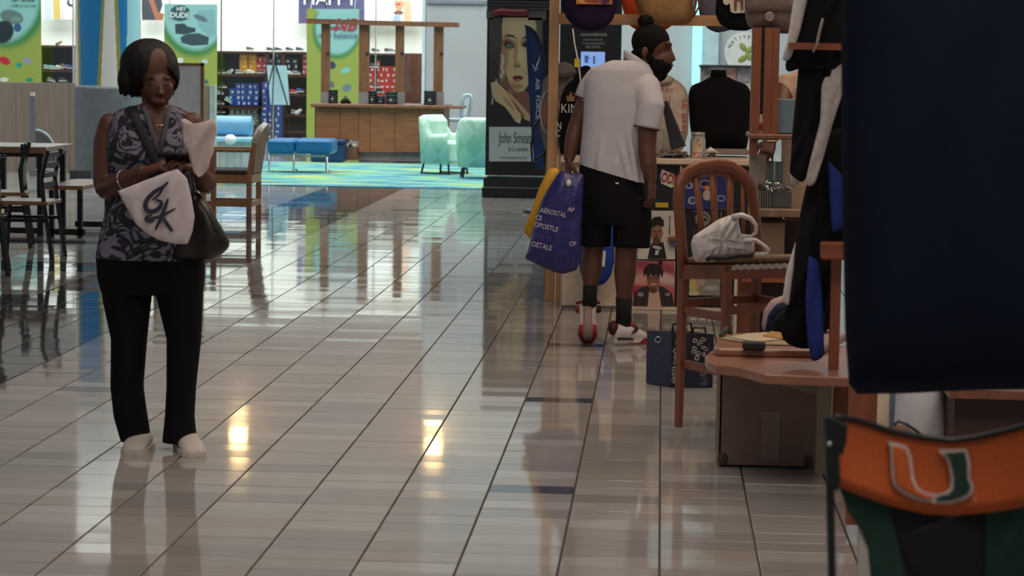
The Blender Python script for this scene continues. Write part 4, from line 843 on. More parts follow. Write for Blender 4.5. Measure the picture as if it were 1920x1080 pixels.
# things on the counter
t = thing('tip_jar', 'glass jar with a white label of bright coloured lettering on the counter', 'jar', P(1308, 297, 15.2)); c0 = P(1308, 297, 15.2); s = 15.2/FPX
q = MB(); q.lathe([(11*s, 0), (13.5*s, 2*s), (14.5*s, 8*s), (14.5*s, 34*s), (13*s, 39*s), (12*s, 42*s), (12.5*s, 48*s)], c0, 24); q.build('glass', M('jar_glass', (172, 170, 164), .15, spec=.8), t, True)
q = MB(); q.lathe([(12.8*s, 43*s), (13*s, 44*s), (13*s, 48*s), (12*s, 49*s)], c0, 24); q.build('rim', M('jar_rim', (190, 184, 176), .3, .4), t, True)
paint('paper_label', t, 1297, 258, 1315, 296, 15.1, 18, 30, (224, 206, 190), [], .6, lambda x, y: Vector((c0.x+14.8*s*math.sin((x-1308)/14.8), c0.y-14.8*s*math.cos((x-1308)/14.8), P(x, y, 15.2).z)))
for w_, y, cs in (('TIPS', 269, [(120, 150, 150), (96, 132, 140), (90, 128, 120), (206, 196, 110)]), ('GET', 281, [(206, 190, 90), (220, 176, 80), (190, 90, 40)]), ('YOU', 295, [(176, 60, 60), (196, 110, 104), (120, 50, 86)])):
    for i, ch in enumerate(w_):
        px = 1298.5+i*(16/len(w_))+2; a = (px-1308)/14.8
        text(ch, M('jar_ink_%d%d' % cs[i][:2], cs[i], .6), t, Vector((c0.x+14.9*s*math.sin(a), c0.y-14.9*s*math.cos(a), P(px, y, 15.2).z)), Vector((math.cos(a), math.sin(a), 0))*s*9, (0, 0, s*15), bold=.02)
t = thing('laptop', 'dark open laptop screen leaning on the counter beside the cream hoodie', 'laptop', P(1262, 288, 15.2)); q = MB(); q.prism([P(1240, 190, 15.3), P(1249, 190, 15.25), P(1283, 274, 15.05), P(1258, 281, 15.15)], (.012, .02, 0)); q.build('screen', M('laptop_dark', (58, 54, 56), .4), t)
q = MB(); q.prism([P(1240, 292, 15.12), P(1284, 290, 15.12), P(1288, 287, 15.4), P(1246, 288, 15.4)], (0, 0, .012)); q.build('keyboard_base', M('laptop_grey', (120, 114, 110), .5), t)
t = thing('cable_heap', 'tangle of grey cables and papers on the counter', 'cables', P(1270, 296, 15.15)); t['kind'] = 'stuff'
cm = [M('cable_grey', (150, 142, 132), .6), M('cable_dark', (54, 50, 48), .6)]
for k in range(16):
    x = random.uniform(1236, 1330); pts = [P(x+i*random.uniform(3, 9), 292-random.random()*9*(i % 2)+1, 15.12+random.random()*.14) for i in range(5)]
    q = MB(); q.path(pts, .005+.003*random.random(), 6); q.build('cable', cm[k % 3 == 0], t, True)
for k in range(5):
    a = P(1238+k*9, 292-random.random()*3, 15.2+.03*k); q = MB(); q.box(a, (.07, .09, .004), Matrix.Rotation(random.uniform(-.5, .5), 3, 'Y') @ Matrix.Rotation(random.random(), 3, 'Z')); q.build('paper', M('paper_grey', (176, 168, 158), .7), t)
puff('crumpled_cloth', M('cloth_pale', (176, 166, 156), .8), t, [(1226, 250), (1240, 238), (1254, 256), (1262, 290), (1228, 292)], 15.35, .06, .012, .4)
t = thing('silver_tray', 'low grey tray behind the tip jar on the counter', 'tray', P(1370, 290, 15.4)); q = MB(); pb(q, 1320, 280, 1404, 290, 15.4, .3, 0, .006); q.build('tray', M('tray_grey', (150, 140, 128), .4, .3), t); q = MB(); q.path([P(1322, 286, 15.2), P(1332, 281, 15.2), P(1346, 286, 15.2)], [.004, .02, .004], 6); q.build('crumpled_wrap', wl, t, True)
# cream hoodie form and black bust
t = thing('cream_hoodie', 'cream hoodie with red lettering down the sleeve, standing on the counter', 'hoodie', P(1262, 290, 15.5)); cr = fab('cloth_cream', (206, 188, 172))
puff('body', cr, t, [(1222, 175), (1230, 158), (1246, 148), (1262, 146), (1278, 156), (1288, 170), (1292, 200), (1290, 250), (1282, 278), (1270, 290), (1222, 290)], 15.55, .12, .008, .15)
puff('hood', cr, t, [(1226, 152), (1234, 142), (1250, 140), (1264, 146), (1260, 156), (1240, 160)], 15.5, .09)
rd = M('ink_red', (176, 52, 60), .7); s = 15.4/FPX
text('BABY', rd, t, P(1246, 172, 15.42), (s*15, 0, 0), (0, 0, s*10)); text('LAU', rd, t, P(1244, 197, 15.42), (s*14, 0, 0), (0, 0, s*24))
dn = Vector((-.06, 0, -1)); text('LIL BABY', rd, t, P(1280, 186, 15.44), dn*s*17, Vector((1, 0, -.06))*s*15, align='LEFT')
t = thing('black_bust', 'black cloth-covered mannequin bust with a stump neck on the counter', 'mannequin', P(1347, 285, 15.6))
puff('torso', bk, t, [(1290, 178), (1296, 160), (1318, 152), (1332, 142), (1362, 142), (1376, 150), (1400, 158), (1410, 176), (1408, 230), (1400, 282), (1300, 280), (1293, 230)], 15.65, .13, .006, .1)
q = MB(); q.lathe([(.055, pz(1347, 148, 15.65)), (.05, pz(1347, 136, 15.65)), (.048, pz(1347, 131, 15.65))], (P(1347, 140, 15.65).x, 15.65, 0), 20); q.build('neck', bk, t, True)
# ================================================================ wooden cart with pillar and shelves
def Gz(px, py, z):
    d = CM @ Vector(((px-960)/FPX, -(py-540)/FPX, -1)); k = (z-CH)/d.z
    return Vector((d.x*k, d.y*k, z))
chy = wood('cherry', (132, 74, 47), .38, (1, 1, .15), 26, .2); chyh = wood('cherry_h', (142, 78, 50), .35, (.15, 1, 1), 26, .2); Y = 12.5
cgrey = M('cart_grey', (152, 138, 126), .5)
t = thing('display_cart', 'cherry-wood display cart with a tall pillar and two shelves', 'cart', P(1455, 670, Y))
for a, b_ in ((1409, 1426), (1432, 1447.5), (1448, 1460)):
    xa, xb = pX(a, Y, 160), pX(b_, Y, 160); q = MB(); q.box(((xa+xb)/2, Y+.07, 1.45), (xb-xa, .12, .58)); q.build('pillar_board', chy, t)
xa = pX(1429, Y, 160); q = MB(); q.box((xa, Y+.09, 1.45), (.03, .1, .58)); q.build('slot_strip', M('slot_dark', (52, 30, 22), .6), t)
for k in range(14): q = MB(); q.box((xa, Y+.036, 1.2+.037*k), (.008, .01, .018)); q.build('slot', black, t)
q = MB(); pb(q, 1404, 252, 1520, 262, Y-.05, .5, 0, .006); q.build('shelf_board', wood('shelf_brown', (120, 76, 58), .4), t)
q = MB(); pb(q, 1406, 262, 1421, 290, Y, .14); q.build('side_board', chy, t)
q = MB(); pb(q, 1404, 290, 1436, 404, Y+.1, .05); q.build('side_panel', cgrey, t)
q = MB(); pb(q, 1416, 392, 1520, 408, Y-.06, .5, 0, .006); q.build('shelf_board', wood('shelf_tan', (134, 104, 84), .4), t)
q = MB(); q.box((pX(1398, Y+.2, 580), Y+.2, .3), (.09, .04, .6)); q.build('lower_board', chy, t)
q = MB(); q.box((pX(1379, Y+.15, 560), Y+.15, .3), (.016, .04, .55)); q.build('white_edge', wh, t)
q = MB(); q.box((pX(1465, Y+.5, 500), Y+.5, .36), (.4, .04, .72)); q.build('back_board', M('cart_dark', (54, 38, 32), .6), t)
q = MB(); q.box((pX(1465, Y+.2, 500), Y+.2, .44), (.42, .5, .03)); q.build('low_shelf', chyh, t)
q = MB(); q.box((pX(1462, Y+.2, 200), Y+.35, 1.73), (.22, .3, .03)); q.build('top_board', chy, t)
# on the cart
t = thing('mirrored_vase', 'silver mirrored vase with cream cloth flowers on the cart shelf', 'vase', P(1439, 252, Y+.1)); c0 = P(1439, 250, Y+.1); s = (Y+.1)/FPX
q = MB(); q.lathe([(7*s, 0), (9*s, 3*s), (9*s, 14*s), (7*s, 17*s), (10*s, 20*s), (11*s, 30*s), (10*s, 38*s), (6*s, 42*s)], c0, 18); q.build('body', M('mirror_silver', (190, 184, 168), .15, .9), t)
for k in range(5):
    q = MB(); q.lathe([(11*s, 21*s+k*3.6*s), (12*s, 22.5*s+k*3.6*s), (11*s, 24*s+k*3.6*s)], c0, 14); q.build('ring', chrome, t, True)
for k in range(9):
    a = k*2.4; q = MB(); q.ell(c0+Vector((s*9*math.cos(a), s*7*math.sin(a), s*(48+5*math.sin(k*1.7)))), (6*s, 5*s, 4.5*s), Matrix.Rotation(a, 3, 'Y'), 9, 6); q.build('flower', M('flower_cream', (186, 168, 146), .8, noise=(60, .3)), t, True)
t = thing('red_bottle', 'small clear bottle with a red band beside the mirrored vase', 'bottle', P(1426, 252, Y+.02)); c0 = P(1426, 250.8, Y+.02)
q = MB(); q.lathe([(4.5*s, 0), (5*s, 1*s), (5*s, 28*s), (3*s, 32*s), (3*s, 36*s)], c0, 14); q.build('glass', M('bottle_glass', (160, 140, 124), .2), t, True); q = MB(); q.lathe([(5.1*s, 6*s), (5.2*s, 7*s), (5.2*s, 19*s), (5.1*s, 20*s)], c0, 14); q.build('band', M('band_red', (120, 30, 34), .5), t, True)
q = MB(); pb(q, 1457, 186, 1494, 250.5, Y+.05, .15, 0, .004); t = tag(q.build('blue_grey_box', M('box_bluegrey', (104, 124, 138), .5)), 'upright blue-grey box right of the mirrored vase on the cart shelf', 'box')
text('LOVE', M('box_ink', (130, 142, 150), .5), t, P(1477, 249, Y+.045), (s*9, 0, 0), (0, 0, s*7))
t = thing('glass_cube', 'clear glass display cube standing on silver jewellery', 'display', P(1452, 342, Y+.08))
q = MB(); pb(q, 1437, 303, 1469, 342, Y+.08, .1, 0, .004); q.build('glass', M('cube_glass', (84, 88, 86), .08, spec=1.0), t); q = MB(); pb(q, 1450, 304, 1454, 340, Y+.075, .01); q.build('glint_strip', chrome, t)  # chrome strip stands in for the bright vertical highlight on the glass
q = MB()
for k in range(90):
    x = random.uniform(1424, 1482); y = random.uniform(342, 355)+abs(x-1452)*.1; a = random.random()*6.28; p = P(x, y, Y+random.uniform(-.02, .15))
    q.tube(p, p+Vector((.03*math.cos(a), .02*math.sin(a*2), .018*math.sin(a))), .0035, n=5)
tag(q.build('silver_jewellery', M('jewel_silver', (150, 142, 134), .3, .8)), 'heap of silver jewellery on top of the ribbed grey box', 'jewellery', kind='stuff')
t = thing('ribbed_box', 'dark grey ribbed box under the silver jewellery', 'box', P(1452, 392, Y)); q = MB(); pb(q, 1426, 358, 1484, 390, Y+.02, .2, 0, .004); q.build('body', M('ribbed_grey', (84, 82, 80), .5), t)
for k in range(6): q = MB(); pb(q, 1421+k*4.2, 357, 1423.4+k*4.2, 390.5, Y-.01, .05); q.build('rib', M('rib_grey', (104, 100, 98), .5), t)
t = thing('cart_carton', 'tan cardboard carton on the low shelf of the cart, behind the stool', 'box', P(1447, 482, Y)); q = MB(); pb(q, 1422, 420, 1471, 482, Y+.02, .3); q.build('body', M('carton_tan', (132, 106, 84), .7), t); q = MB(); q.prism([P(1420, 421, Y), P(1473, 421, Y), P(1466, 406, Y+.16), P(1424, 406, Y+.16)], (0, 0, .004)); q.build('flap', M('carton_flap', (150, 122, 98), .7), t)
# quilted handbag on the pillar
taupe = M('taupe_leather', (128, 108, 98), .5, bump=(30, .5)); t = thing('quilted_handbag', 'taupe quilted handbag with a round clasp on top of the wooden pillar', 'handbag', P(1450, 56, Y))
puff('body', taupe, t, [(1396, -70), (1397, 30), (1402, 50), (1414, 56), (1490, 58), (1502, 48), (1504, -70)], Y+.15, .1); puff('flap', taupe, t, [(1396, -70), (1396, 18), (1402, 24), (1440, 24), (1500, 22), (1505, -70)], Y+.06, .05)
q = MB(); q.path([P(1443, 31, Y+.01), P(1443, 31, Y+.04)], .026, 20, ref=(0, 0, 1)); q.build('clasp', M('clasp_taupe', (150, 134, 124), .3, .3), t, False, bevel=.004)

# ================================================================ stool with plastic bag
stw = wood('stool_wood', (124, 70, 45), .35, (1, 1, .2), 24, .16)
BL, FLp, BR = P(1281, 510, 10.24), P(1363, 510, 9.95), P(1419, 506, 10.5); FR = BR+FLp-BL
t = thing('wooden_stool', 'tall cherry-wood chair with an arched slatted back, holding a white plastic bag', 'chair', Vector(((BL.x+FR.x)/2, (BL.y+FR.y)/2, 0)))
zs_ = BL.z
def onback(px, py):
    a, b_ = BL, BR; d = CM @ Vector(((px-960)/FPX, -(py-540)/FPX, -1)); n = Vector((b_.y-a.y, -(b_.x-a.x), 0)); cc = Vector((0, 0, CH)); return cc+d*((a-cc).dot(n)/d.dot(n))
ar = [(1281, 520), (1279, 470), (1275, 420), (1272, 375), (1275, 345), (1288, 325), (1310, 313), (1342, 309), (1370, 314), (1394, 330), (1409, 352), (1415, 395), (1420, 450), (1423, 500)]
q = MB(); q.path([onback(x, y) for x, y in ar], [(.024, .02)]*2+[(.026, .02)]*2+[(.03, .02)]*7+[(.024, .02)]*3, 10, ref=(.6, -.75, 0)); q.build('arched_frame', stw, t, True)
q = MB(); q.prism([onback(x, y) for x, y in ((1284, 345), (1296, 326), (1320, 317), (1345, 315), (1370, 320), (1392, 338), (1402, 352), (1380, 336), (1345, 330), (1310, 333))], Vector((.015, .02, 0))); q.build('crest_rail', stw, t)
for a, b_, w0 in (((1304, 330), (1324, 500), .02), ((1336, 326), (1344, 500), .021), ((1369, 329), (1368, 500), .021), ((1392, 340), (1395, 500), .012)):
    q = MB(); q.path([onback(*a), onback(*b_)], [(.006, w0), (.006, w0*.75)], 8, ref=(.75, .6, 0)); q.build('slat', stw, t, True)
def foot(p, dx=0, dy=0): return Vector((p.x+dx, p.y+dy, 0))
for nm, p, ft in (('leg', BL, G(1272, 800)), ('leg', FLp, foot(FLp, .0, -.02)), ('leg', BR, foot(BR, -.01, .04)), ('leg', FR, foot(FR, .02, 0))):
    q = MB(); q.path([Vector(ft), p.lerp(Vector(ft), .5), p], [(.019, .019), (.022, .022), (.024, .024)], 4); q.build(nm, stw, t, bevel=.003)
for a, b_ in ((BL, FLp), (FLp, FR), (FR, BR), (BR, BL)):
    q = MB(); q.bar(a+Vector((0, 0, .0)), b_+Vector((0, 0, .0)), .025, .06); q.build('seat_rail', stw, t)
    for z in ((.5, .27) if a in (BL,) else (.53,)): q = MB(); f = (zs_-z)/zs_; q.bar(Vector((a.x, a.y, z)), Vector((b_.x, b_.y, z)), .02, .034); q.build('stretcher', stw, t)
q = MB(); q.rings([[BL+Vector((0, 0, z)), FLp+Vector((0, 0, z)), FR+Vector((0, 0, z)), BR+Vector((0, 0, z))] for z in (.026, .03)]); q.build('seat_board', stw, t)
cen = (BL+FR)/2; q = MB(); q.rings([[cen+(p-cen)*k+Vector((0, 0, z)) for p in (BL, (BL+FLp)/2, FLp, (FLp+FR)/2, FR, (FR+BR)/2, BR, (BR+BL)/2)] for k, z in ((.9, .03), (.985, .042), (.97, .058), (.82, .068))]); q.build('seat_cushion', M('cushion_olive', (122, 100, 70), .9, noise=(30, .2)), t, True)
sh = Vector((0, 0, 0)); plas = M('white_plastic', (214, 204, 200), .35, bump=(26, .9)); t = thing('plastic_bag', 'crumpled white plastic carrier bag lying on the wooden stool', 'bag', P(1360, 492, 10.05))
cv = lambda L: [(1180+x/3.6, 300+y/3.6) for x, y in L]
puff('body', plas, t, cv([(415, 560), (432, 512), (520, 455), (600, 400), (680, 372), (735, 380), (742, 450), (760, 520), (845, 545), (845, 620), (760, 650), (660, 678), (560, 692), (450, 690), (425, 640)]), 10.05, .09, .018, .42, n=90)
q = MB(); q.path([P(*p, 10.0) for p in cv([(690, 385), (760, 372), (820, 395), (855, 440), (855, 490), (820, 518), (745, 515)])], [(.012, .03), (.012, .03), (.01, .026), (.008, .02), (.008, .02), (.008, .018), (.012, .03)], 8, ref=(0, 1, 0)); q.build('handle', plas, t, True)
q = MB(); q.path([P(*p, 9.98) for p in cv([(770, 545), (850, 540), (905, 575), (942, 605), (930, 632), (850, 640)])], [(.014, .03), (.01, .02), (.008, .012), (.008, .014), (.008, .012), (.012, .02)], 8); q.build('handle', plas, t, True)
q = MB(); q.path([P(1325, 487, 9.93), P(1332, 483, 9.92), P(1360, 483, 9.92), P(1385, 479, 9.92), P(1412, 480, 9.93)], [.009, .011, .011, .01, .007], 8); tag(q.build('black_strap', black, None, True), 'black folded strap lying on the stool in front of the plastic bag', 'strap')
q = MB(); q.rings([[FLp.lerp(FR, f)+Vector((.0, -.018, z+.004*math.sin(f*60))) for f in np.linspace(.06, .98, 30)] for z in (.03, .022, .01)], 0, False, False); tag(q.build('lace_cloth', M('lace', (190, 180, 170), .8)), 'thin white cloth edge hanging over the stool cushion', 'cloth')
# dark blue tote
Y = 11.45; den = fab('tote_blue', (66, 72, 92)); den2 = fab('tote_front', (40, 44, 62)); t = thing('blue_tote', 'dark blue tote bag with a black and white pattern, on the floor', 'tote bag', P(1273, 727, Y))
a, b_, c_ = P(1211, 727, Y+.12), P(1258, 727, Y), P(1336, 726, Y+.02); h = pz(1270, 626, Y)-.0
a.z = b_.z = c_.z = 0; d_ = c_+a-b_
q = MB(); q.rings([[b_+Vector((0, 0, z)), c_+Vector((0, 0, z)), d_+Vector((0, 0, z)), a+Vector((0, 0, z))] for z in (.002, h*.5, h)]); q.build('body', den2, t)
nrm = Vector((0, -.004, 0)); q = MB(); q.prism([a+nrm+Vector((0, 0, .004)), b_+nrm+Vector((0, 0, .004)), b_+nrm+Vector((0, 0, h)), a+nrm+Vector((0, 0, h))], (0, .003, 0)); q.build('side_gusset', den, t)
ops = []
for k in range(40):
    x = random.uniform(1262, 1272) if k < 22 else random.uniform(1296, 1322); y = random.uniform(628, 722) if k < 22 else random.uniform(632, 676); r_ = random.uniform(2.5, 5); ops += [E(x, y, r_, r_*random.uniform(.6, 1.3), (176, 164, 154), random.random()*3), E(x, y, r_*.55, r_*.5, (30, 28, 32), random.random()*3)]
for k in range(7): x, y = random.uniform(1312, 1324), random.uniform(692, 720); ops += [E(x, y, 3.4, 3.2, (120, 112, 112)), E(x, y, 2, 1.8, (40, 42, 58))]
paint('pattern_band', t, 1259, 628, 1332, 726, Y, 110, 130, (40, 42, 58), [Pg([(1257, 600), (1274, 600), (1270, 727), (1257, 727)], (28, 27, 31)), Pg([(1292, 600), (1326, 600), (1324, 680), (1288, 680)], (30, 29, 34))]+ops, .8,
      lambda x, y: (lambda f: b_.lerp(c_, f)+Vector((0, -.006, P(x, y, Y).z)))((x-1258)/78))
q = MB(); q.path([b_.lerp(c_, .0)+Vector((0, .05, h-.01)), b_.lerp(c_, .02)+Vector((0, .05, h+.04)), b_.lerp(c_, .25)+Vector((0, .05, h+.05)), b_.lerp(c_, .45)+Vector((0, .05, h+.045)), b_.lerp(c_, .5)+Vector((0, .05, h-.01))], [(.006, .02)]*5, 8); q.build('handle', black, t, True)
q = MB(); q.path([b_.lerp(c_, .5)+Vector((0, .1, h-.01)), b_.lerp(c_, .52)+Vector((0, .1, h+.02)), b_.lerp(c_, .8)+Vector((0, .1, h+.02)), b_.lerp(c_, .82)+Vector((0, .1, h-.02))], [(.006, .02)]*4, 8); q.build('handle', black, t, True)
q = MB(); g = a.lerp(b_, .45)+Vector((0, -.012, h*.86)); q.path([g+Vector((.013*math.cos(u), 0, .014*math.sin(u))) for u in [k*.5236 for k in range(13)]], .004, 6); q.build('eyelet', chrome, t, True)

# ================================================================ low table with papers, carton below
zt_ = .455; top = [(1322, 667), (1327, 677), (1343, 684), (1388, 689), (1433, 702), (1600, 708), (1600, 648), (1346, 648)]
pt_ = [Gz(x, y, zt_) for x, y in top]; t = thing('low_table', 'low brown table with stepped front and pale frame, stacked with papers', 'table', (sum(p.x for p in pt_)/8, sum(p.y for p in pt_)/8, 0))
tb = wood('table_brown', (148, 100, 80), .3, (.15, 1, 1), 22, .14); palef = M('frame_pale', (150, 138, 118), .6)
q = MB(); q.prism([p-Vector((0, 0, .035)) for p in pt_], (0, 0, .035)); q.build('table_top', tb, t, bevel=.004)
q = MB(); q.prism([Gz(x, y, zt_) for x, y in ((1338, 664), (1345, 668), (1530, 672), (1590, 640), (1350, 638))], (0, 0, .03)); q.build('upper_board', tb, t, bevel=.008)
q = MB(); q.prism([Gz(1323, 668, zt_-.02)+Vector((0, -.002, 0)), Gz(1344, 685, zt_-.02)+Vector((0, -.004, 0)), Gz(1344, 685, zt_-.05), Gz(1332, 678, zt_-.05)], (0, .01, 0)); q.build('corner_cap', M('cap_grey', (150, 148, 140), .5), t)
q = MB(); q.prism([P(1370, 692, 9.15), P(1395, 710, 9.15), P(1440, 714, 9.15), P(1528, 742, 9.15), P(1560, 742, 9.15), P(1560, 690, 9.15)], (0, .04, 0)); q.build('apron', palef, t)
q = MB(); pb(q, 1562, 708, 1594, 850, 9.25, .04); q.build('end_panel', chy, t); x = pX(1544, 9.1, 780); q = MB(); q.box((x, 9.1, .22), (.055, .05, .44)); q.build('leg', palef, t)
for xx, yy in ((pX(1360, 10.4, 700), 10.4), (pX(1560, 10.3, 700), 10.3)): q = MB(); q.box((xx, yy, .21), (.05, .05, .42)); q.build('leg', palef, t)
z2 = zt_+.032
for k, (pg, c_, lb_, zz) in enumerate([([(1350, 636), (1392, 642), (1440, 640), (1425, 628), (1372, 628)], (150, 134, 112), 'cream paper lying left on the low table', 0), ([(1372, 634), (1420, 642), (1476, 636), (1440, 624), (1400, 626)], (196, 178, 150), 'white printed sheet on top of the papers on the low table', .004),
                                  ([(1400, 646), (1490, 648), (1500, 634), (1430, 630)], (164, 140, 108), 'tan card under the papers on the low table', 0), ([(1430, 630), (1470, 636), (1480, 626), (1446, 622)], (176, 130, 66), 'amber paper at the back of the low table', .008)]):
    q = MB(); q.prism([Gz(x, y, z2+zz) for x, y in pg], (0, 0, .003)); tag(q.build('paper', M('paper_%d' % k, c_, .7)), lb_, 'paper', 'papers on the low table')
a = Gz(1413, 655, z2); q = MB(); q.box(a+Vector((0, 0, .015)), (.085, .06, .028), None, 0, .005); tag(q.build('black_wallet', M('wallet', (26, 28, 36), .4)), 'small black wallet at the front of the low table', 'wallet')
q = MB(); q.path([Gz(1350, 634, z2)+Vector((0, 0, .01)), Gz(1362, 628, z2)+Vector((0, 0, .02)), Gz(1372, 630, z2)+Vector((0, 0, .01))], [.006, .014, .006], 8); tag(q.build('dark_cloth_scrap', M('scrap', (70, 66, 58), .8), None, True), 'crumpled dark scrap at the left end of the low table', 'cloth')
t = thing('floor_carton', 'large brown cardboard box with a strip of tape under the low table', 'box', P(1440, 876, 9.2)); cb = M('carton_brown', (136, 111, 101), .75, noise=(12, .08)); xa, xb = pX(1347, 9.2, 800), pX(1532, 9.2, 800)
q = MB(); q.box(((xa+xb)/2, 9.42, .2), (xb-xa, .44, .385), None, 0, .004); q.build('body', cb, t); xc = pX(1445, 9.2, 800)
q = MB(); q.box((xc, 9.198, .125), (.072, .004, .19)); q.build('tape', M('tape', (140, 120, 110), .35), t); q = MB(); q.box((pX(1349, 9.2, 780), 9.21, .2), (.016, .02, .38)); q.build('edge_tape', M('carton_edge', (158, 138, 116), .6), t)
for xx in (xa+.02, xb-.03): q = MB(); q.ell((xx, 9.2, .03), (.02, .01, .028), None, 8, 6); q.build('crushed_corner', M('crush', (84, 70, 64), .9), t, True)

# ================================================================ garment rack
Y = 8.6; t = thing('garment_rack', 'cherry-wood garment rack with a front arm, holding black and white shirts', 'rack', P(1590, 700, Y))
q = MB(); q.bar(P(1478, 86, Y), P(1660, 89, Y), .03, .024); q.build('arm', chyh, t); x = pX(1569, Y, 600)
q = MB(); zz = pz(1569, 480, Y); q.box((x, Y+.1, (zz+.457)/2), (.036, .036, zz-.457)); q.build('upright', chy, t); x = pX(1640, Y+.2, 300); q = MB(); q.box((x, Y+.15, .9), (.05, .05, 1.8)); q.build('upright', chy, t)
q = MB(); pb(q, 1540, 456, 1640, 488, Y-.05, .08, 0, .006); q.build('cross_rail', chyh, t)
q = MB(); q.box((pX(1600, Y+.3, 110), Y+.3, pz(1600, 112, Y+.3)), (.24, .03, .03)); q.build('rear_arm', chyh, t)
q = MB(); q.path([P(1543, 34, Y-.04), P(1540, 46, Y-.04), P(1535, 66, Y-.04), P(1532, 84, Y-.04), P(1524, 98, Y-.04)], [(.004, .008), (.006, .012), (.006, .014), (.006, .012), (.004, .007)], 8); tag(q.build('clear_hanger', M('hanger_clear', (150, 140, 128), .2), None, True), 'clear plastic hanger neck above the rack arm', 'hanger')
wc = fab('cloth_white', (206, 198, 196)); bl = fab('cloth_blue', (40, 54, 124)); bk2 = fab('cloth_black2', (21, 19, 22)); gw = fab('cloth_greywhite', (186, 176, 174))
def garment(name, label, mat, poly, Y, th=.04, fold=.01, ff=.12, cat='shirt'):
    ys = max(p[1] for p in poly); t = thing(name, label, cat, P(poly[0][0], ys, Y), 'clothes on the garment rack'); puff('cloth', mat, t, poly, Y, th, fold, ff, sm=1); return t
garment('white_shirt', 'white shirt edge at the front of the rack, left of the black shirts', wc, [(1498, -70), (1530, -70), (1500, 60), (1482, 112), (1468, 116), (1467, 108), (1476, 78)], Y+.06, .02, .004)
garment('black_tee', 'black short-sleeved shirt hanging over the rack arm', bk2, [(1506, -70), (1620, -70), (1620, 130), (1575, 128), (1562, 146), (1552, 148), (1545, 122), (1500, 128), (1474, 138), (1471, 122), (1484, 84)], Y+.1, .045, .014, .14)
garment('black_long_shirt', 'long black shirt hanging below the rack arm with a white seam', bk2, [(1498, 118), (1552, 125), (1546, 160), (1534, 250), (1522, 320), (1504, 344), (1480, 326), (1486, 240)], Y+.14, .03, .014, .22)
garment('black_rear_shirt', 'black shirt deep in the rack, behind the pale grey sleeve', bk2, [(1535, 120), (1620, 120), (1620, 460), (1560, 470), (1522, 440), (1515, 350), (1530, 250)], Y+.38, .04, .012, .1)
garment('white_seam_shirt', 'thin white shirt edge left of the long black shirt', wc, [(1496, 124), (1503, 128), (1500, 240), (1492, 330), (1500, 350), (1483, 344), (1481, 300), (1490, 220)], Y+.2, .015, .003)
garment('grey_white_sleeve_shirt', 'pale grey shirt with a long narrow sleeve in the middle of the rack', gw, [(1562, 112), (1590, 112), (1582, 170), (1562, 230), (1544, 296), (1528, 346), (1514, 352), (1510, 340), (1520, 296), (1538, 226), (1540, 160), (1548, 140), (1556, 148)], Y+.08, .022, .008, .2)
garment('black_coat', 'long black garment hanging to the low table', bk2, [(1512, 345), (1560, 240), (1590, 240), (1585, 440), (1560, 520), (1540, 640), (1520, 656), (1490, 652), (1468, 640), (1462, 622), (1474, 570), (1488, 480), (1500, 400)], Y+.24, .05, .018, .16)
garment('white_panel_garment', 'narrow white panel on the lower left of the black garments', wc, [(1492, 452), (1489, 500), (1479, 574), (1466, 566), (1474, 510), (1486, 470)], Y+.16, .02, .003)
garment('blue_garment', 'royal blue garment showing beside the dark navy shirt', bl, [(1552, 300), (1580, 330), (1584, 430), (1560, 436), (1556, 380)], Y+.12, .03, .006)
garment('blue_trousers', 'long royal blue garment hanging to the table beside the wooden upright', bl, [(1516, 478), (1536, 490), (1542, 560), (1546, 666), (1534, 676), (1522, 678), (1514, 640), (1510, 560)], Y+.1, .035, .008)
t = thing('striped_bag_pile', 'soft bag with pink, navy and black curved bands behind the papers', 'bag', P(1460, 625, 9.6)); pk = fab('cloth_pink', (190, 160, 160)); nv = fab('cloth_navy', (34, 36, 56))
puff('pink_band', pk, t, [(1428, 610), (1432, 582), (1446, 562), (1470, 553), (1490, 560), (1492, 622), (1432, 622)], 9.75, .05); puff('navy_band', nv, t, [(1434, 622), (1440, 590), (1456, 570), (1480, 564), (1496, 580), (1496, 630), (1436, 630)], 9.68, .06); puff('black_body', bk2, t, [(1442, 628), (1452, 596), (1470, 580), (1496, 580), (1500, 634), (1444, 634)], 9.6, .06)
# big navy shirt, nearest the camera
nav = M('shirt_navy', (15, 23, 40), .92, noise=(60, .1), spec=.15); t = thing('navy_shirt', 'large dark navy shirt hanging close to the camera at the right edge', 'shirt', P(1800, 738, 5.3))
puff('shirt_body', nav, t, [(1578, -160), (1577, 100), (1580, 400), (1584, 620), (1592, 728), (1604, 739), (1700, 738), (1790, 733), (1900, 731), (2060, 728), (2080, 400), (2080, -160)], 5.3, .1, .012, .03, n=100, sm=0)
t['label'] = 'large dark navy shirt hanging close to the camera at the right edge'
# ================================================================ folding chair at the lower right
Yc = 4.4; ora = M('canvas_orange', (206, 98, 44), .8, noise=(200, .12)); grn = M('canvas_green', (22, 58, 46), .85, noise=(160, .15)); mesh_ = M('mesh_black', (26, 22, 24), .85); blks = M('frame_black', (22, 23, 27), .5)
def cpos(px, py, off=0): return P(px, py, Yc-.05+.09*(1-((px-1765)/205)**2)+off)
tx = [1566, 1604, 1636, 1668, 1731, 1787, 1837, 1886, 1920, 1965]; ty_ = [783, 788, 798, 809, 821, 827, 820, 809, 800, 785]; bx_ = [1572, 1610, 1661, 1700, 1738, 1787, 1830, 1872, 1920, 1962]; by_ = [912, 928, 946, 956, 964, 966, 963, 959, 950, 926]
t = thing('folding_chair', 'black folding camp chair with an orange canvas back bearing a big U emblem', 'folding chair', (P(1765, 900, Yc).x, Yc-.2, 0))
q = MB(); n = 41; rr = []
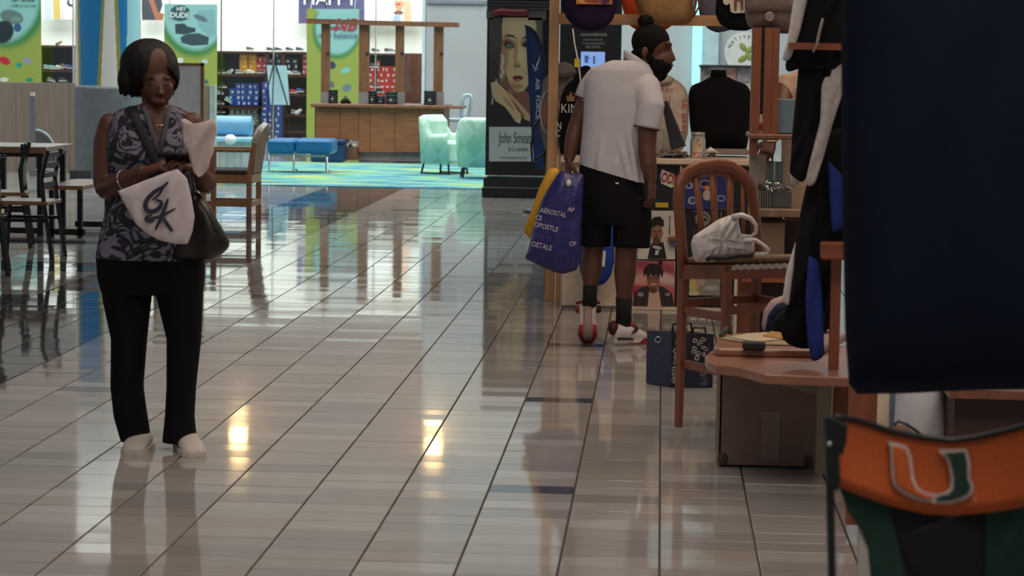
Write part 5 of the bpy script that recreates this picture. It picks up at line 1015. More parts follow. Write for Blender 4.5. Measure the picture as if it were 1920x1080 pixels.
for j in range(7):
    f = j/6; rr.append([cpos(x, np.interp(x, tx, ty_)*(1-f)+np.interp(x, bx_, by_)*f, .004*math.sin(f*3.1)) for x in np.linspace(1566, 1965, n)])
q.rings(rr, 0, False, False); q.build('canvas_back', ora, t, True, solid=.006)
q = MB(); q.path([cpos(x, np.interp(x, tx, ty_)-1, -.003) for x in np.linspace(1566, 1965, 40)], .006, 8); q.build('top_piping', blks, t, True)
UC = lambda L: [(1520+x/2.8425, 700+y/2.8425) for x, y in L]
uw = M('emblem_white', (196, 182, 176), .7); ug = M('emblem_green', (28, 58, 48), .7)
def emblem(name, poly, mat, off):
    q = MB(); ps = resample(UC(poly), 80); q.prism([cpos(x, y, off) for x, y in ps], (0, .003, 0)); q.build(name, mat, t)
emblem('emblem_outline', [(412, 362), (515, 388), (538, 440), (552, 560), (572, 608), (620, 636), (662, 642), (662, 692), (570, 677), (490, 642), (446, 602), (432, 560), (426, 440), (424, 398)], uw, -.008)
emblem('emblem_fill', [(440, 388), (504, 404), (522, 450), (537, 568), (560, 620), (618, 652), (648, 657), (648, 676), (580, 662), (500, 628), (460, 592), (447, 550), (441, 440)], ora, -.011)
emblem('emblem_outline', [(680, 408), (832, 404), (852, 480), (850, 560), (872, 600), (862, 642), (820, 674), (740, 698), (652, 694), (656, 650), (722, 633), (744, 608), (748, 560), (734, 480), (714, 442), (690, 427)], uw, -.008)
emblem('emblem_fill', [(716, 428), (820, 420), (834, 480), (834, 560), (852, 600), (845, 630), (810, 655), (740, 678), (670, 680), (674, 662), (736, 647), (763, 615), (766, 560), (751, 480), (736, 442)], ug, -.011)
q = MB(); q.path([cpos(1827, 936, -.008), cpos(1828.5, 936, -.008)], .0025, 8, ref=(0, 0, 1)); q.build('trademark_dot', uw, t)
def panel(name, mat, poly, off):
    q = MB(); q.prism([cpos(x, y, off) for x, y in poly], (0, .006, 0)); q.build(name, mat, t)
panel('green_panel', grn, [(1573, 912), (1590, 960), (1612, 992), (1627, 1030), (1633, 1090), (1640, 1250), (1740, 1250), (1712, 1120), (1698, 1075), (1682, 1010), (1664, 940), (1620, 925)], .012)
panel('mesh_panel', mesh_, [(1660, 940), (1682, 1010), (1698, 1075), (1712, 1120), (1740, 1250), (1840, 1250), (1848, 1080), (1852, 950), (1787, 958)], .016)
panel('green_panel', grn, [(1850, 950), (1848, 1080), (1840, 1250), (1960, 1250), (1965, 1000), (1962, 920), (1900, 950)], .012)
q = MB(); q.path([P(1552, 781, Yc-.06), P(1556, 900, Yc-.06), P(1560, 1090, Yc-.07), P(1566, 1300, Yc-.1)], .0075, 10); q.build('back_pole', blks, t, True)
q = MB(); q.path([P(1972, 781, Yc-.06), P(1976, 1090, Yc-.07), P(1978, 1300, Yc-.1)], .0075, 10); q.build('back_pole', blks, t, True)
q = MB(); q.prism([P(x, y, Yc-.075) for x, y in ((1548, 780), (1556, 783), (1590, 798), (1587, 830), (1580, 856), (1574, 850), (1576, 900), (1572, 920), (1552, 918))], (0, .022, 0)); q.build('corner_pocket', blks, t, bevel=.003)
q = MB(); q.ell(P(1555, 833, Yc-.08), (.005, .004, .005), None, 10, 6); q.build('rivet', chrome, t, True)
xl, xr_ = P(1566, 1300, Yc-.1).x, P(1978, 1300, Yc-.1).x; zl = P(1566, 1300, Yc-.1).z
q = MB(); q.box(((xl+xr_)/2, Yc-.32, zl-.02), (xr_-xl, .44, .02), None, 0, .006); q.build('seat', grn, t)
for x in (xl, xr_):
    for y0, y1 in ((Yc-.1, Yc-.52), (Yc-.52, Yc-.1)): q = MB(); q.tube((x, y0, zl), (x, y1, 0), .0085, n=8); q.build('leg', blks, t)
# behind the folding chair
t = thing('dark_cabinet', 'dark brown cabinet with a wooden top behind the folding chair', 'cabinet', P(1860, 1020, 7.4)); xa, xb = pX(1788, 7.4, 800), pX(2060, 7.4, 800); zt3 = pz(1860, 742, 7.4)
q = MB(); q.box(((xa+xb)/2, 7.65, zt3/2), (xb-xa, .5, zt3)); q.build('body', M('cabinet_dark', (62, 38, 32), .6), t); q = MB(); q.box(((xa+xb)/2, 7.62, zt3+.013), (xb-xa+.05, .6, .026)); q.build('top', wood('cabinet_top', (124, 76, 54), .4), t)
t = thing('white_tub', 'white plastic sack standing between wooden panel and dark cabinet', 'sack', P(1728, 980, 7.6)); puff('sack', M('tub_white', (200, 198, 204), .6), t, [(1682, 690), (1776, 690), (1779, 800), (1782, 985), (1672, 985), (1676, 800)], 7.7, .1, .006, .1)
t = thing('wood_side_panel', 'cherry-wood panel with a pale edge strip behind the folding chair', 'panel', P(1630, 980, 7.9)); q = MB(); pb(q, 1590, 690, 1642, 985, 7.9, .04); q.build('board', chy, t); q = MB(); pb(q, 1643, 690, 1666, 985, 7.88, .04); q.build('pale_strip', wh, t); q = MB(); pb(q, 1666, 690, 1677, 985, 7.87, .03); q.build('blue_strip', M('strip_blue', (96, 118, 132), .5), t)
q = MB(); q.path([P(1676, 798, 7.5), P(1684, 790, 7.5), P(1700, 796, 7.5), P(1718, 808, 7.5), P(1736, 824, 7.5)], .005, 8); tag(q.build('bent_wire', M('wire_dark', (60, 52, 50), .5), None, True), 'thin bent wire loop behind the orange chair back', 'wire')
q = MB(); q.prism([P(1676, 796, 7.55), P(1700, 800, 7.55), P(1730, 826, 7.55), P(1676, 826, 7.55)], (0, .02, 0)); tag(q.build('tan_card', M('card_tan', (150, 124, 104), .7)), 'tan card propped before the white sack', 'card')
g = G(1620, 1100); q = MB(); q.prism([P(1612, 1000, g.y), P(1630, 1050, g.y), P(1632, 1100, g.y), P(1608, 1100, g.y)], (0, .04, 0)); tag(q.build('doorstop_wedge', M('foot_pale', (176, 174, 170), .6)), 'pale wedge standing on the floor beside the green chair canvas', 'wedge')
# ================================================================ people
def hand(mb, w, fwd, nrm, side, curls=(.5, .6, .5), k=1.0, thumb=.6):
    """palm, four unequal bent fingers and a thumb; nrm = back of the hand, side = +1/-1 towards the thumb"""
    fwd = Vector(fwd).normalized(); nrm = Vector(nrm); nrm = (nrm-fwd*nrm.dot(fwd)).normalized(); lat = fwd.cross(nrm)*side
    mb.path([w-fwd*.02*k, w+fwd*.02*k, w+fwd*.055*k, w+fwd*.088*k], [(.026*k, .02*k), (.034*k, .018*k), (.041*k, .016*k), (.039*k, .013*k)], 12, ref=nrm)
    for i, (L, r) in enumerate(((.070, .0092), (.078, .0095), (.072, .009), (.056, .0078))):
        p = w+fwd*(.08-.004*abs(i-1))*k+lat*(.031-.0205*i)*k; d = (fwd+lat*(.12-.08*i)).normalized(); pts = [p]; a = 0
        for c, f in zip(curls, (.46, .30, .24)):
            a += c*(1+.06*i); dd = d*math.cos(a)-nrm*math.sin(a); p = p+dd*L*f*k; pts.append(p)
        mb.path(pts, [r*k*1.05, r*k, r*k*.95, r*k*.7], 8, ref=lat)
    p = w+fwd*.02*k+lat*.026*k; d1 = (fwd*.6+lat*.75-nrm*.25).normalized(); p1 = p+d1*.04*k; d2 = (fwd*.9+lat*(.3-thumb*.4)-nrm*thumb*.7).normalized(); p2 = p1+d2*.032*k; p3 = p2+d2*.024*k
    mb.path([p, p1, p2, p3], [.014*k, .0125*k, .011*k, .007*k], 8, ref=nrm)
def torso(mb, T, Y, inf=0, d0=0, n=28, e=2.4):
    """stacked super-elliptic sections: (py, centre px, half width px, half depth m, depth offset)"""
    rr = []
    for (py, cxp, hw, hd, do) in T:
        c = P(cxp, py, Y+do+d0); w_ = hw*Y/FPX+inf; h_ = hd+inf; ring = []
        for k in range(n):
            a = 2*math.pi*k/n; ca, sa = math.cos(a), math.sin(a)
            ring.append(c+Vector((w_*math.copysign(abs(ca)**(2/e), ca), h_*math.copysign(abs(sa)**(2/e), sa), 0)))
        rr.append(ring)
    mb.rings(rr)
def inpoly(x, y, pts):
    ins = np.zeros(x.shape, bool); n = len(pts)
    for i in range(n):
        x1, y1 = pts[i]; x2, y2 = pts[(i+1) % n]
        if y1 != y2: ins ^= ((y1 > y) != (y2 > y)) & (x < (x2-x1)*(y-y1)/(y2-y1)+x1)
    return ins
# ---------------------------------------------------------------- woman
YW = 9.29
def Wp(px, py, d=0): return P(px, py, YW+d)
sk_w = M('skin_brown', (94, 57, 43), .5, noise=(20, .08)); t = thing('person', 'person in a sleeveless paisley blouse and black trousers looking down at a phone', 'person', G(300, 852)); wom = t
TW_ = [(198, 288, 30, .06, 0), (204, 286, 52, .08, 0), (214, 284, 66, .095, 0), (235, 283, 74, .11, 0), (262, 283, 77, .125, -.01), (290, 283, 76, .13, -.015), (330, 284, 76, .115, 0), (370, 285, 80, .115, 0), (410, 286, 88, .122, 0), (450, 284, 96, .13, .0), (485, 282, 100, .135, .0), (520, 283, 99, .13, .0), (548, 285, 94, .12, 0)]
b = MB(); torso(b, [(a, c, w_-6, d-.012, o_) for a, c, w_, d, o_ in TW_], YW)
b.path([Wp(291, 215, .0), Wp(291, 190, -.01), Wp(290, 165, -.02)], [.062, .052, .056], 14)
# head
hr = Matrix.Rotation(.22, 3, 'X')
b.ell(Wp(290, 127, .0), (.076, .092, .098), hr, 24, 16); b.ell(Wp(297.5, 165, -.043), (.058, .06, .068), None, 20, 12); b.ell(Wp(297, 188, -.07), (.03, .032, .026), None, 14, 10)
b.path([Wp(300, 157, -.086), Wp(301.5, 168, -.104), Wp(302, 174, -.112), Wp(302, 179, -.096)], [.009, .0115, .0145, .008], 10)
b.ell(Wp(302, 177, -.1), (.021, .012, .009), None, 12, 8)
for dx in (-16, 16): b.ell(Wp(297.5+dx, 165, -.066), (.026, .026, .024), None, 12, 8); b.ell(Wp(297+dx*.9, 147, -.072), (.02, .016, .011), None, 12, 8); b.ell(Wp(297+dx, 156, -.075), (.014, .012, .010), None, 12, 8)
b.ell(Wp(297, 191, -.094), (.024, .013, .011), None, 12, 8)
b.ell(Wp(246, 152, .01), (.012, .018, .03), None, 10, 8); b.ell(Wp(327, 150, .005), (.012, .018, .03), None, 10, 8)
# arms
b.ell(Wp(207, 240, 0), (.05, .054, .06), None, 14, 10); b.ell(Wp(360, 236, 0), (.045, .052, .055), None, 14, 10); b.path([Wp(284, 214), Wp(240, 224), Wp(206, 238)], [.05, .046, .044], 12); b.path([Wp(290, 214), Wp(330, 222), Wp(360, 236)], [.05, .046, .042], 12)
wl_, wr_ = Wp(272, 322, -.24), Wp(374, 321, -.22)
b.path([Wp(207, 238, 0), Wp(201, 264, .0), Wp(198, 300, -.01), Wp(196, 340, -.02), Wp(200, 358, -.035)], [.05, .054, .05, .046, .043], 14)
b.path([Wp(198, 354, -.03), Wp(215, 348, -.1), Wp(240, 336, -.17), wl_], [.044, .043, .036, .027], 14)
b.path([Wp(361, 236, 0), Wp(371, 268, .0), Wp(382, 310, -.01), Wp(386, 346, -.03)], [.046, .05, .046, .042], 14)
b.path([Wp(386, 345, -.03), Wp(386, 342, -.1), Wp(380, 332, -.17), wr_], [.042, .04, .034, .026], 14)
hand(b, wl_, Wp(325, 302, -.27)-wl_, (-.1, -.35, 1), -1, (.35, .7, .5), .98); hand(b, wr_, Wp(338, 303, -.27)-wr_, (.1, -.35, 1), 1, (.35, .7, .5), .98)
# legs and feet inside the trousers and shoes
b.path([Wp(248, 520), Wp(243, 640), Wp(247, 735, .01), Wp(253, 820, .01)], [.082, .056, .05, .036], 14); b.path([Wp(328, 520), Wp(344, 640), Wp(341, 735, .0), Wp(338, 824, 0)], [.082, .056, .048, .036], 14)
b.path([Wp(252, 832, .04), Wp(250, 838, -.08)], [.032, .028], 10); b.path([Wp(338, 834, .03), Wp(350, 842, -.08)], [.032, .028], 10)
blob('body', sk_w, t, b, .0045, smooth=4)
# face details
dk = M('lash_dark', (28, 18, 16), .6); lip = M('lip_brown', (112, 62, 58), .45)
def small(name, mat, c, r, rot=None): q = MB(); q.ell(c, r, rot, 12, 8); q.build(name, mat, t, True)
for dx, rz in ((-17, .06), (15.5, -.06)):
    small('eyelid', dk, Wp(298+dx, 159, -.097), (.013, .006, .002), Matrix.Rotation(rz, 3, 'Y')); small('eyebrow', dk, Wp(298+dx, 146.5, -.094), (.018, .006, .0022), Matrix.Rotation(-rz*2, 3, 'Y'))
small('lips', lip, Wp(297, 191, -.102), (.02, .008, .0062)); small('lip_line', dk, Wp(297, 190.6, -.1095), (.017, .0016, .0009))
# hair: bob cut around the face
hair = M('hair_black', (22, 19, 19), .6, noise=(60, .3), stretch=(1, 1, .1), spec=.3, bump=(45, .5)); b = MB()
b.ell(Wp(279, 123, .02), (.112, .112, .106), None, 28, 18)
b.ell(Wp(241, 145, -.01), (.04, .06, .066), Matrix.Rotation(.12, 3, 'Y'), 16, 12); b.ell(Wp(322, 138, -.005), (.028, .055, .07), Matrix.Rotation(-.06, 3, 'Y'), 16, 12); b.path([Wp(285, 150, .08), Wp(285, 180, .07)], [(.1, .05), (.085, .03)], 14)
for k in range(7): b.path([Wp(228+k*5, 150, .0), Wp(226+k*4, 176+random.uniform(-5, 8), -.01)], [.014, .004], 8)
def hcut(c):
    x, y = proj(c); return (c[:, 1] < YW-.012) & (((x-299)/37)**2+((y-171)/45)**2 < 1)
blob('hair', hair, t, b, .0055, hcut, 1, .004)
# blouse
def paisley():
    m = M('paisley', (94, 90, 104), .85); nt = m.node_tree; bs = nt.nodes['Principled BSDF']; tc = nt.nodes.new('ShaderNodeTexCoord'); nz = nt.nodes.new('ShaderNodeTexNoise'); nz.inputs['Scale'].default_value = 7.5; nz.inputs['Detail'].default_value = 1.2; nz.inputs['Distortion'].default_value = 3.2
    wv = nt.nodes.new('ShaderNodeMath'); wv.operation = 'MULTIPLY'; wv.inputs[1].default_value = 22; sn = nt.nodes.new('ShaderNodeMath'); sn.operation = 'SINE'; rp = nt.nodes.new('ShaderNodeValToRGB'); e = rp.color_ramp.elements
    e[0].position = .35; e[0].color = (*lin((38, 36, 46)), 1); e[1].position = .62; e[1].color = (*lin((124, 120, 136)), 1)
    ad = nt.nodes.new('ShaderNodeMath'); ad.operation = 'MULTIPLY_ADD'; ad.inputs[1].default_value = .5; ad.inputs[2].default_value = .5
    nt.links.new(tc.outputs['Object'], nz.inputs[0]); nt.links.new(nz.outputs[0], wv.inputs[0]); nt.links.new(wv.outputs[0], sn.inputs[0]); nt.links.new(sn.outputs[0], ad.inputs[0]); nt.links.new(ad.outputs[0], rp.inputs[0]); nt.links.new(rp.outputs[0], bs.inputs[0]); return m
b = MB(); torso(b, TW_, YW, .006)
def bcut(c):
    x, y = proj(c); f = c[:, 1] < YW
    return (f & inpoly(x, y, [(272, 180), (317, 180), (306, 246), (300, 280), (293, 256)])) | ((y < 206) & (np.abs(x-291) < 27)) | (y < 199)
blob('blouse', paisley(), t, b, .006, bcut, 3, .006, [(Wp(285, 484), (0, 0, -1))])
q = MB(); q.path([Wp(270, 200, -.1), Wp(278, 226, -.128), Wp(290, 262, -.15), Wp(299, 288, -.16)], [(.004, .009)]*4, 8, ref=(1, 0, 0)); q.path([Wp(318, 200, -.1), Wp(313, 226, -.128), Wp(306, 258, -.15), Wp(300, 288, -.16)], [(.004, .009)]*4, 8, ref=(1, 0, 0)); q.build('collar', M('collar_grey', (84, 82, 94), .85), t, True)
b = MB(); torso(b, [(a, c, w_, d, o_) for a, c, w_, d, o_ in TW_ if a >= 450], YW, .004)
b.path([Wp(240, 505), Wp(238, 560), Wp(242, 635), Wp(238, 725), Wp(244, 775), Wp(255, 824)], [(.1, .105), (.095, .1), (.069, .078), (.063, .07), (.064, .072), (.057, .075)], 18); b.path([Wp(328, 505), Wp(338, 560), Wp(345, 635), Wp(340, 725), Wp(337, 780), Wp(337, 830)], [(.1, .105), (.088, .1), (.066, .078), (.056, .068), (.056, .07), (.067, .08)], 18)
blob('trousers', M('trousers_black', (16, 15, 20), .9, spec=.2), t, b, .0075, None, 3, .005, [(Wp(290, 826), (0, 0, -1)), (Wp(290, 462), (0, 0, 1))])
def sneaker(parent, heel, toe, name, mat, w_=.043, h_=.06, solem=None):
    heel, toe = Vector(heel), Vector(toe); d = toe-heel; up = Vector((0, 0, 1)); b = MB(); rr = []
    for f, w2, h2 in ((0, .6, .8), (.06, .9, .95), (.25, 1, 1.05), (.5, 1.0, .9), (.75, 1.1, .68), (.93, .85, .5), (1, .45, .35)):
        c = heel+d*f; lat = d.cross(up).normalized(); rr.append([c+lat*w_*w2*math.cos(2*math.pi*k/14)+up*(h_*h2*max(.02, .5+.5*math.sin(2*math.pi*k/14))) for k in range(14)])
    b.rings(rr); o = b.build(name, mat, parent, True, sub=1)
    if solem: q = MB(); rr = []
    if solem:
        for f, w2 in ((-.02, .6), (.06, .98), (.25, 1.03), (.5, 1.05), (.75, 1.16), (.93, .95), (1.02, .5)):
            c = heel+d*f; lat = d.cross(up).normalized(); rr.append([c+lat*w_*w2*s+up*z for s, z in ((-1, -.002), (1, -.002), (1, .018), (-1, .018))])
        q.rings(rr); q.build('sole', solem, o)
    return o
shw = M('shoe_offwhite', (206, 196, 188), .7); g1, g2 = G(248, 852), G(345, 852)
sneaker(t, Vector((g1.x+.005, g1.y+.2, .002)), Vector((g1.x, g1.y-.02, .002)), 'shoe', shw, .048, .075, shw); sneaker(t, Vector((g2.x-.03, g2.y+.17, .002)), Vector((g2.x+.055, g2.y-.06, .002)), 'shoe', shw, .048, .075, shw)
q = MB(); q.path([Wp(286, 230, -.118), Wp(296, 236, -.132), Wp(310, 234, -.128)], [.003, .005, .003], 8); q.path([Wp(298, 236, -.134), Wp(306, 235.5, -.133)], .0055, 8); q.build('necklace', M('gold', (220, 186, 130), .2, .9), t, True)
q = MB(); cb_ = Wp(236, 338, -.16); ax = (wl_-cb_).normalized(); u1 = ax.cross(Vector((0, 0, 1))).normalized(); u2 = ax.cross(u1); q.path([cb_+(u1*math.cos(a)+u2*math.sin(a))*.041 for a in [k*.3142 for k in range(21)]], .003, 6); q.build('bracelet', M('silver', (190, 186, 184), .25, .9), t, True)
# what she carries
q = MB(); q.box(Wp(332, 296, -.285), (.1, .075, .009), Matrix.Rotation(-.5, 3, 'X'), 0, .004); tag(q.build('phone', M('phone_black', (28, 24, 24), .2)), 'dark smartphone held in both hands by the woman', 'phone')
blkL = M('bag_leather', (30, 25, 24), .35, noise=(7, .25)); tb_ = thing('shoulder_bag', 'dark leather shoulder bag at the woman\'s hip, worn across the chest', 'handbag', P(380, 490, 9.2))
puff('body', blkL, tb_, [(356, 362), (372, 360), (392, 385), (412, 420), (430, 450), (431, 462), (420, 474), (400, 488), (385, 490), (330, 490), (318, 480), (340, 440)], 9.2, .075, .008, .1)
q = MB(); q.path([Wp(246, 200, -.07), Wp(252, 216, -.118), Wp(263, 242, -.135), Wp(276, 270, -.152), Wp(290, 300, -.16), Wp(315, 345, -.15), Wp(345, 385, -.15)], [(.004, .017)]*7, 8, ref=(1, 0, 0)); q.build('strap', M('strap_black', (26, 25, 30), .7), tb_, True)
cvw = lambda L: [(140+x/2.5125, 60+y/2.5125) for x, y in L]; wcl = M('bag_cloth', (214, 200, 202), .8, noise=(24, .04), bump=(14, .5)); Yb = 8.95
tb_ = thing('white_shopping_bag', 'white bag with a dark brush monogram hanging from the woman\'s hands', 'shopping bag', P(300, 455, Yb))
puff('body', wcl, tb_, cvw([(203, 750), (330, 700), (430, 662), (485, 645), (530, 690), (548, 770), (566, 870), (555, 940), (532, 1000), (470, 998), (400, 982), (340, 950), (290, 908), (245, 830)]), Yb, .016, .010, .19, n=110, sm=0)
inkm = M('monogram_ink', (46, 44, 66), .7); q = MB()
def chaik(L):
    for _ in range(2): L = [L[0]]+[(a[0]*(1-f)+b_[0]*f, a[1]*(1-f)+b_[1]*f) for a, b_ in zip(L[:-1], L[1:]) for f in (.25, .75)]+[L[-1]]
    return L
def stroke(L, r0):
    L = chaik(L); n = len(L); pts = [P(x, y, Yb-.03) for x, y in cvw(L)]; q.path(pts, [(r0*(.35+.65*math.sin(math.pi*min(.95, (i+.4)/n))), .002) for i in range(n)], 8, ref=(0, 1, 0))
stroke([(440, 705), (425, 725), (385, 745), (350, 775), (332, 805), (335, 835), (358, 848), (390, 838), (412, 812), (405, 795), (380, 790)], .009); stroke([(365, 790), (395, 770), (415, 735), (430, 712)], .005); stroke([(440, 785), (425, 830), (405, 880), (380, 932)], .007); stroke([(475, 832), (440, 850), (405, 868), (360, 880), (335, 888), (340, 870), (365, 862)], .006); stroke([(410, 868), (430, 895), (450, 925), (462, 940)], .007); stroke([(345, 862), (330, 880), (345, 895), (375, 890)], .005)
q.build('monogram', inkm, tb_, True)
tb_ = thing('white_tissue', 'sheet of white tissue paper rising above the woman\'s left hand', 'paper', P(373, 333, 9.0)); puff('sheet', M('tissue', (208, 190, 184), .8, noise=(9, .06), bump=(16, .6)), tb_, cvw([(500, 412), (520, 408), (560, 432), (600, 425), (650, 408), (665, 430), (670, 470), (655, 520), (655, 570), (640, 600), (632, 640), (605, 675), (585, 686), (560, 660), (545, 610), (530, 570), (512, 510)]), 9.0, .012, .02, .13, n=110, sm=0)

# ---------------------------------------------------------------- man
YM = 13.2
def Mp(px, py, d=0): return P(px, py, YM+d)
sk_m = M('skin_dark', (98, 62, 46), .5, noise=(20, .08)); t = thing('person', 'bearded person with a topknot in a light grey polo and black shorts, seen from behind', 'person', G(1150, 640))
TM = [(114, 1178, 28, .055, -.02), (120, 1174, 40, .075, -.02), (132, 1168, 55, .1, -.01), (150, 1164, 63, .115, 0), (175, 1162, 64, .122, 0), (210, 1158, 61, .122, 0), (250, 1152, 58, .118, 0), (290, 1147, 57, .118, 0), (330, 1145, 58, .122, 0), (365, 1149, 61, .13, 0), (400, 1152, 62, .13, 0), (420, 1152, 60, .12, 0)]
b = MB(); torso(b, [(a, c, w_-5, d-.015, o_) for a, c, w_, d, o_ in TM], YM)
b.path([Mp(1184, 128, .0), Mp(1198, 115, 0), Mp(1212, 98, 0)], [.066, .06, .062], 14)
b.ell(Mp(1223, 82, 0), (.098, .078, .1), Matrix.Rotation(.15, 3, 'Y'), 24, 16); b.ell(Mp(1238, 110, 0), (.068, .06, .068), None, 18, 12)
b.path([Mp(1254, 88, 0), Mp(1260, 104, 0), Mp(1263, 111, 0), Mp(1256, 115, 0)], [.012, .013, .015, .01], 10); b.ell(Mp(1254, 84, 0), (.02, .045, .014), None, 12, 8); b.ell(Mp(1256, 122, 0), (.018, .026, .014), None, 12, 8)
b.ell(Mp(1209, 97, -.075), (.02, .012, .032), Matrix.Rotation(.15, 3, 'Y'), 12, 8)
b.ell(Mp(1122, 156, .05), (.055, .058, .06), None, 14, 10); b.ell(Mp(1208, 174, -.05), (.055, .058, .06), None, 14, 10)
wl2, wr2 = Mp(1066, 300, .02), Mp(1221, 340, -.12)
b.path([Mp(1116, 160, .06), Mp(1097, 195, .07), Mp(1080, 240, .06)], [.052, .053, .046], 14); b.path([Mp(1081, 236, .06), Mp(1074, 265, .04), wl2], [.047, .045, .03], 14)
b.path([Mp(1211, 180, -.07), Mp(1215, 230, -.1), Mp(1213, 280, -.11)], [.052, .055, .048], 14); b.path([Mp(1213, 276, -.11), Mp(1216, 310, -.12), wr2], [.049, .046, .031], 14)
hand(b, wl2, Mp(1064, 340, .0)-wl2, (-1, -.3, .1), -1, (.9, 1.2, .9), 1.08, .9); hand(b, wr2, Mp(1223, 380, -.12)-wr2, (1, -.4, 0), -1, (.35, .5, .4), 1.08)
b.path([Mp(1120, 370), Mp(1114, 450, .02), Mp(1110, 480, .02), Mp(1109, 505, .02), Mp(1107, 540, .01), Mp(1106, 566, .0)], [.085, .062, .056, .06, .038, .034], 14)
b.path([Mp(1182, 370), Mp(1176, 450, -.02), Mp(1173, 480, -.02), Mp(1172, 510, -.01), Mp(1170, 560, .0), Mp(1170, 612, .02)], [.09, .066, .06, .062, .042, .037], 14)
b.path([Mp(1106, 566, .0), Mp(1104, 600, -.01), Mp(1103, 632, .01)], [.03, .036, .03], 10); b.path([Mp(1168, 622, .03), Mp(1196, 632, .05)], [.034, .028], 10)
blob('body', sk_m, t, b, .0055, smooth=2)
hm = M('hair_coil', (15, 13, 13), .85, bump=(90, 1.2), spec=.2); b = MB(); b.ell(Mp(1220, 78, 0), (.104, .086, .098), Matrix.Rotation(.15, 3, 'Y'), 26, 16); b.path([Mp(1204, 108, .0), Mp(1200, 92, 0)], [(.045, .07), (.05, .075)], 12)
def mh(c):
    x, y = proj(c); return inpoly(x, y, [(1236, 82), (1300, 60), (1300, 170), (1190, 160), (1206, 118), (1222, 108), (1228, 92)]) | (y > 112)
blob('hair', hm, t, b, .006, mh, 1, .004)
b = MB(); b.ell(Mp(1211, 40, 0), (.048, .045, .036), None, 14, 10); b.ell(Mp(1214, 54, 0), (.05, .045, .03), None, 14, 10)
for k in range(12): a = k*.55; b.path([Mp(1211, 44, 0), Mp(1211+14*math.cos(a), 38-11*abs(math.sin(a)), .04*math.sin(a*2))], [.016, .006], 6)
blob('topknot', hm, t, b, .005, None, 1)
b = MB(); b.ell(Mp(1236, 122, 0), (.075, .066, .062), Matrix.Rotation(-.35, 3, 'Y'), 20, 12); b.ell(Mp(1234, 138, 0), (.05, .05, .045), None, 16, 10); b.path([Mp(1216, 92, 0), Mp(1219, 112, 0)], [(.014, .08), (.03, .076)], 12)
blob('beard', hm, t, b, .006, lambda c: (lambda xy: inpoly(xy[0], xy[1], [(1224, 84), (1300, 84), (1300, 116), (1250, 119), (1240, 108), (1228, 104)]))(proj(c)), 1, .003)
small('eyebrow', dk, Mp(1252, 82, -.055), (.02, .006, .005)); small('eye', dk, Mp(1253, 89, -.05), (.01, .008, .005))
small('lips', lip, Mp(1259, 123, -.01), (.012, .024, .006))
# polo
pol = M('polo_grey', (200, 196, 202), .85, noise=(30, .03)); b = MB(); torso(b, [(a, c, w_, d, o_) for a, c, w_, d, o_ in TM if a < 370], YM, .006)
b.ell(Mp(1124, 150, .05), (.075, .078, .08), None, 18, 12); b.path([Mp(1122, 150, .05), Mp(1108, 168, .07), Mp(1099, 188, .075)], [.074, .073, .068], 18); b.ell(Mp(1210, 168, -.05), (.085, .085, .09), None, 18, 12); b.path([Mp(1211, 170, -.06), Mp(1219, 198, -.09), Mp(1212, 241, -.1)], [.08, .078, .07], 18)
for k, (x0, y0, x1, y1) in enumerate(((1150, 215, 1186, 365), (1172, 205, 1196, 365), (1132, 235, 1116, 365), (1160, 260, 1150, 365))): b.path([Mp(x0, y0, -.11), Mp((x0+x1)/2, (y0+y1)/2, -.118), Mp(x1, y1, -.11)], [.006, .017, .019], 8)
def pcut(c):
    x, y = proj(c); return (y > 304+(x-1083)*.3) | ((x < 1112) & (y > 172+(x-1093)*.35) & (y < 200) & (x < 1090+12)) & (y > 176) & (x < 1096) | ((x > 1188) & (c[:, 1] < YM-.02) & (y > 231+(x-1192)*.17) & (y < 250) & (x > 1192)) & (c[:, 1] < YM-.1) | ((y < 119) & (x > 1172) & (np.abs(c[:, 1]-YM) < .05))
blob('polo_shirt', pol, t, b, .007, None, 7, .005, [(Mp(1083, 306), (Mp(1203, 342)-Mp(1083, 306)).cross(Vector((0, 1, 0)))*-1), (Mp(1099, 190, .075), Mp(1099, 190, .075)-Mp(1110, 165, .07))][:1])
cr1, cr2 = Mp(1197, 122, 0), Mp(1212, 132, 0)
def collar(name, mat, k, z, r): 
    q = MB(); q.path([Vector((cr1.x+.075*math.cos(a)*k, cr1.y+.07*math.sin(a)*k, cr1.z+z-.046*math.cos(a))) for a in [i*2*math.pi/24 for i in range(25)]], r, 8, ref=(0, 0, 1)); q.build(name, mat, t, True)
collar('collar', pol, 1.0, .012, [(.009, .026)]*25); tr = M('trim_maroon', (80, 34, 42), .8); collar('collar_trim', tr, 1.06, -.012, .004); collar('collar_trim', tr, 1.07, .0, .003)
for c0, ax, r_ in ((Mp(1098, 184, .075), Mp(1098, 184, .075)-Mp(1106, 160, .07), .072), (Mp(1212, 240, -.1), Mp(1212, 240, -.1)-Mp(1222, 190, -.095), .072)):
    ax = ax.normalized(); u1 = ax.cross(Vector((0, 1, 0))).normalized(); u2 = ax.cross(u1); q = MB(); q.path([c0+(u1*math.cos(a)+u2*math.sin(a))*r_ for a in [k*.3142 for k in range(21)]], .0045, 6); q.build('sleeve_trim', tr, t, True)
b = MB(); torso(b, [(a, c, w_, d, o_) for a, c, w_, d, o_ in TM if a > 240], YM, .002)
b.path([Mp(1120, 375), Mp(1116, 420, .01), Mp(1115, 466, .02)], [(.094, .12), (.088, .11), (.084, .1)], 18); b.path([Mp(1184, 375), Mp(1186, 420, -.01), Mp(1184, 464, -.02)], [(.104, .12), (.104, .115), (.1, .105)], 18)
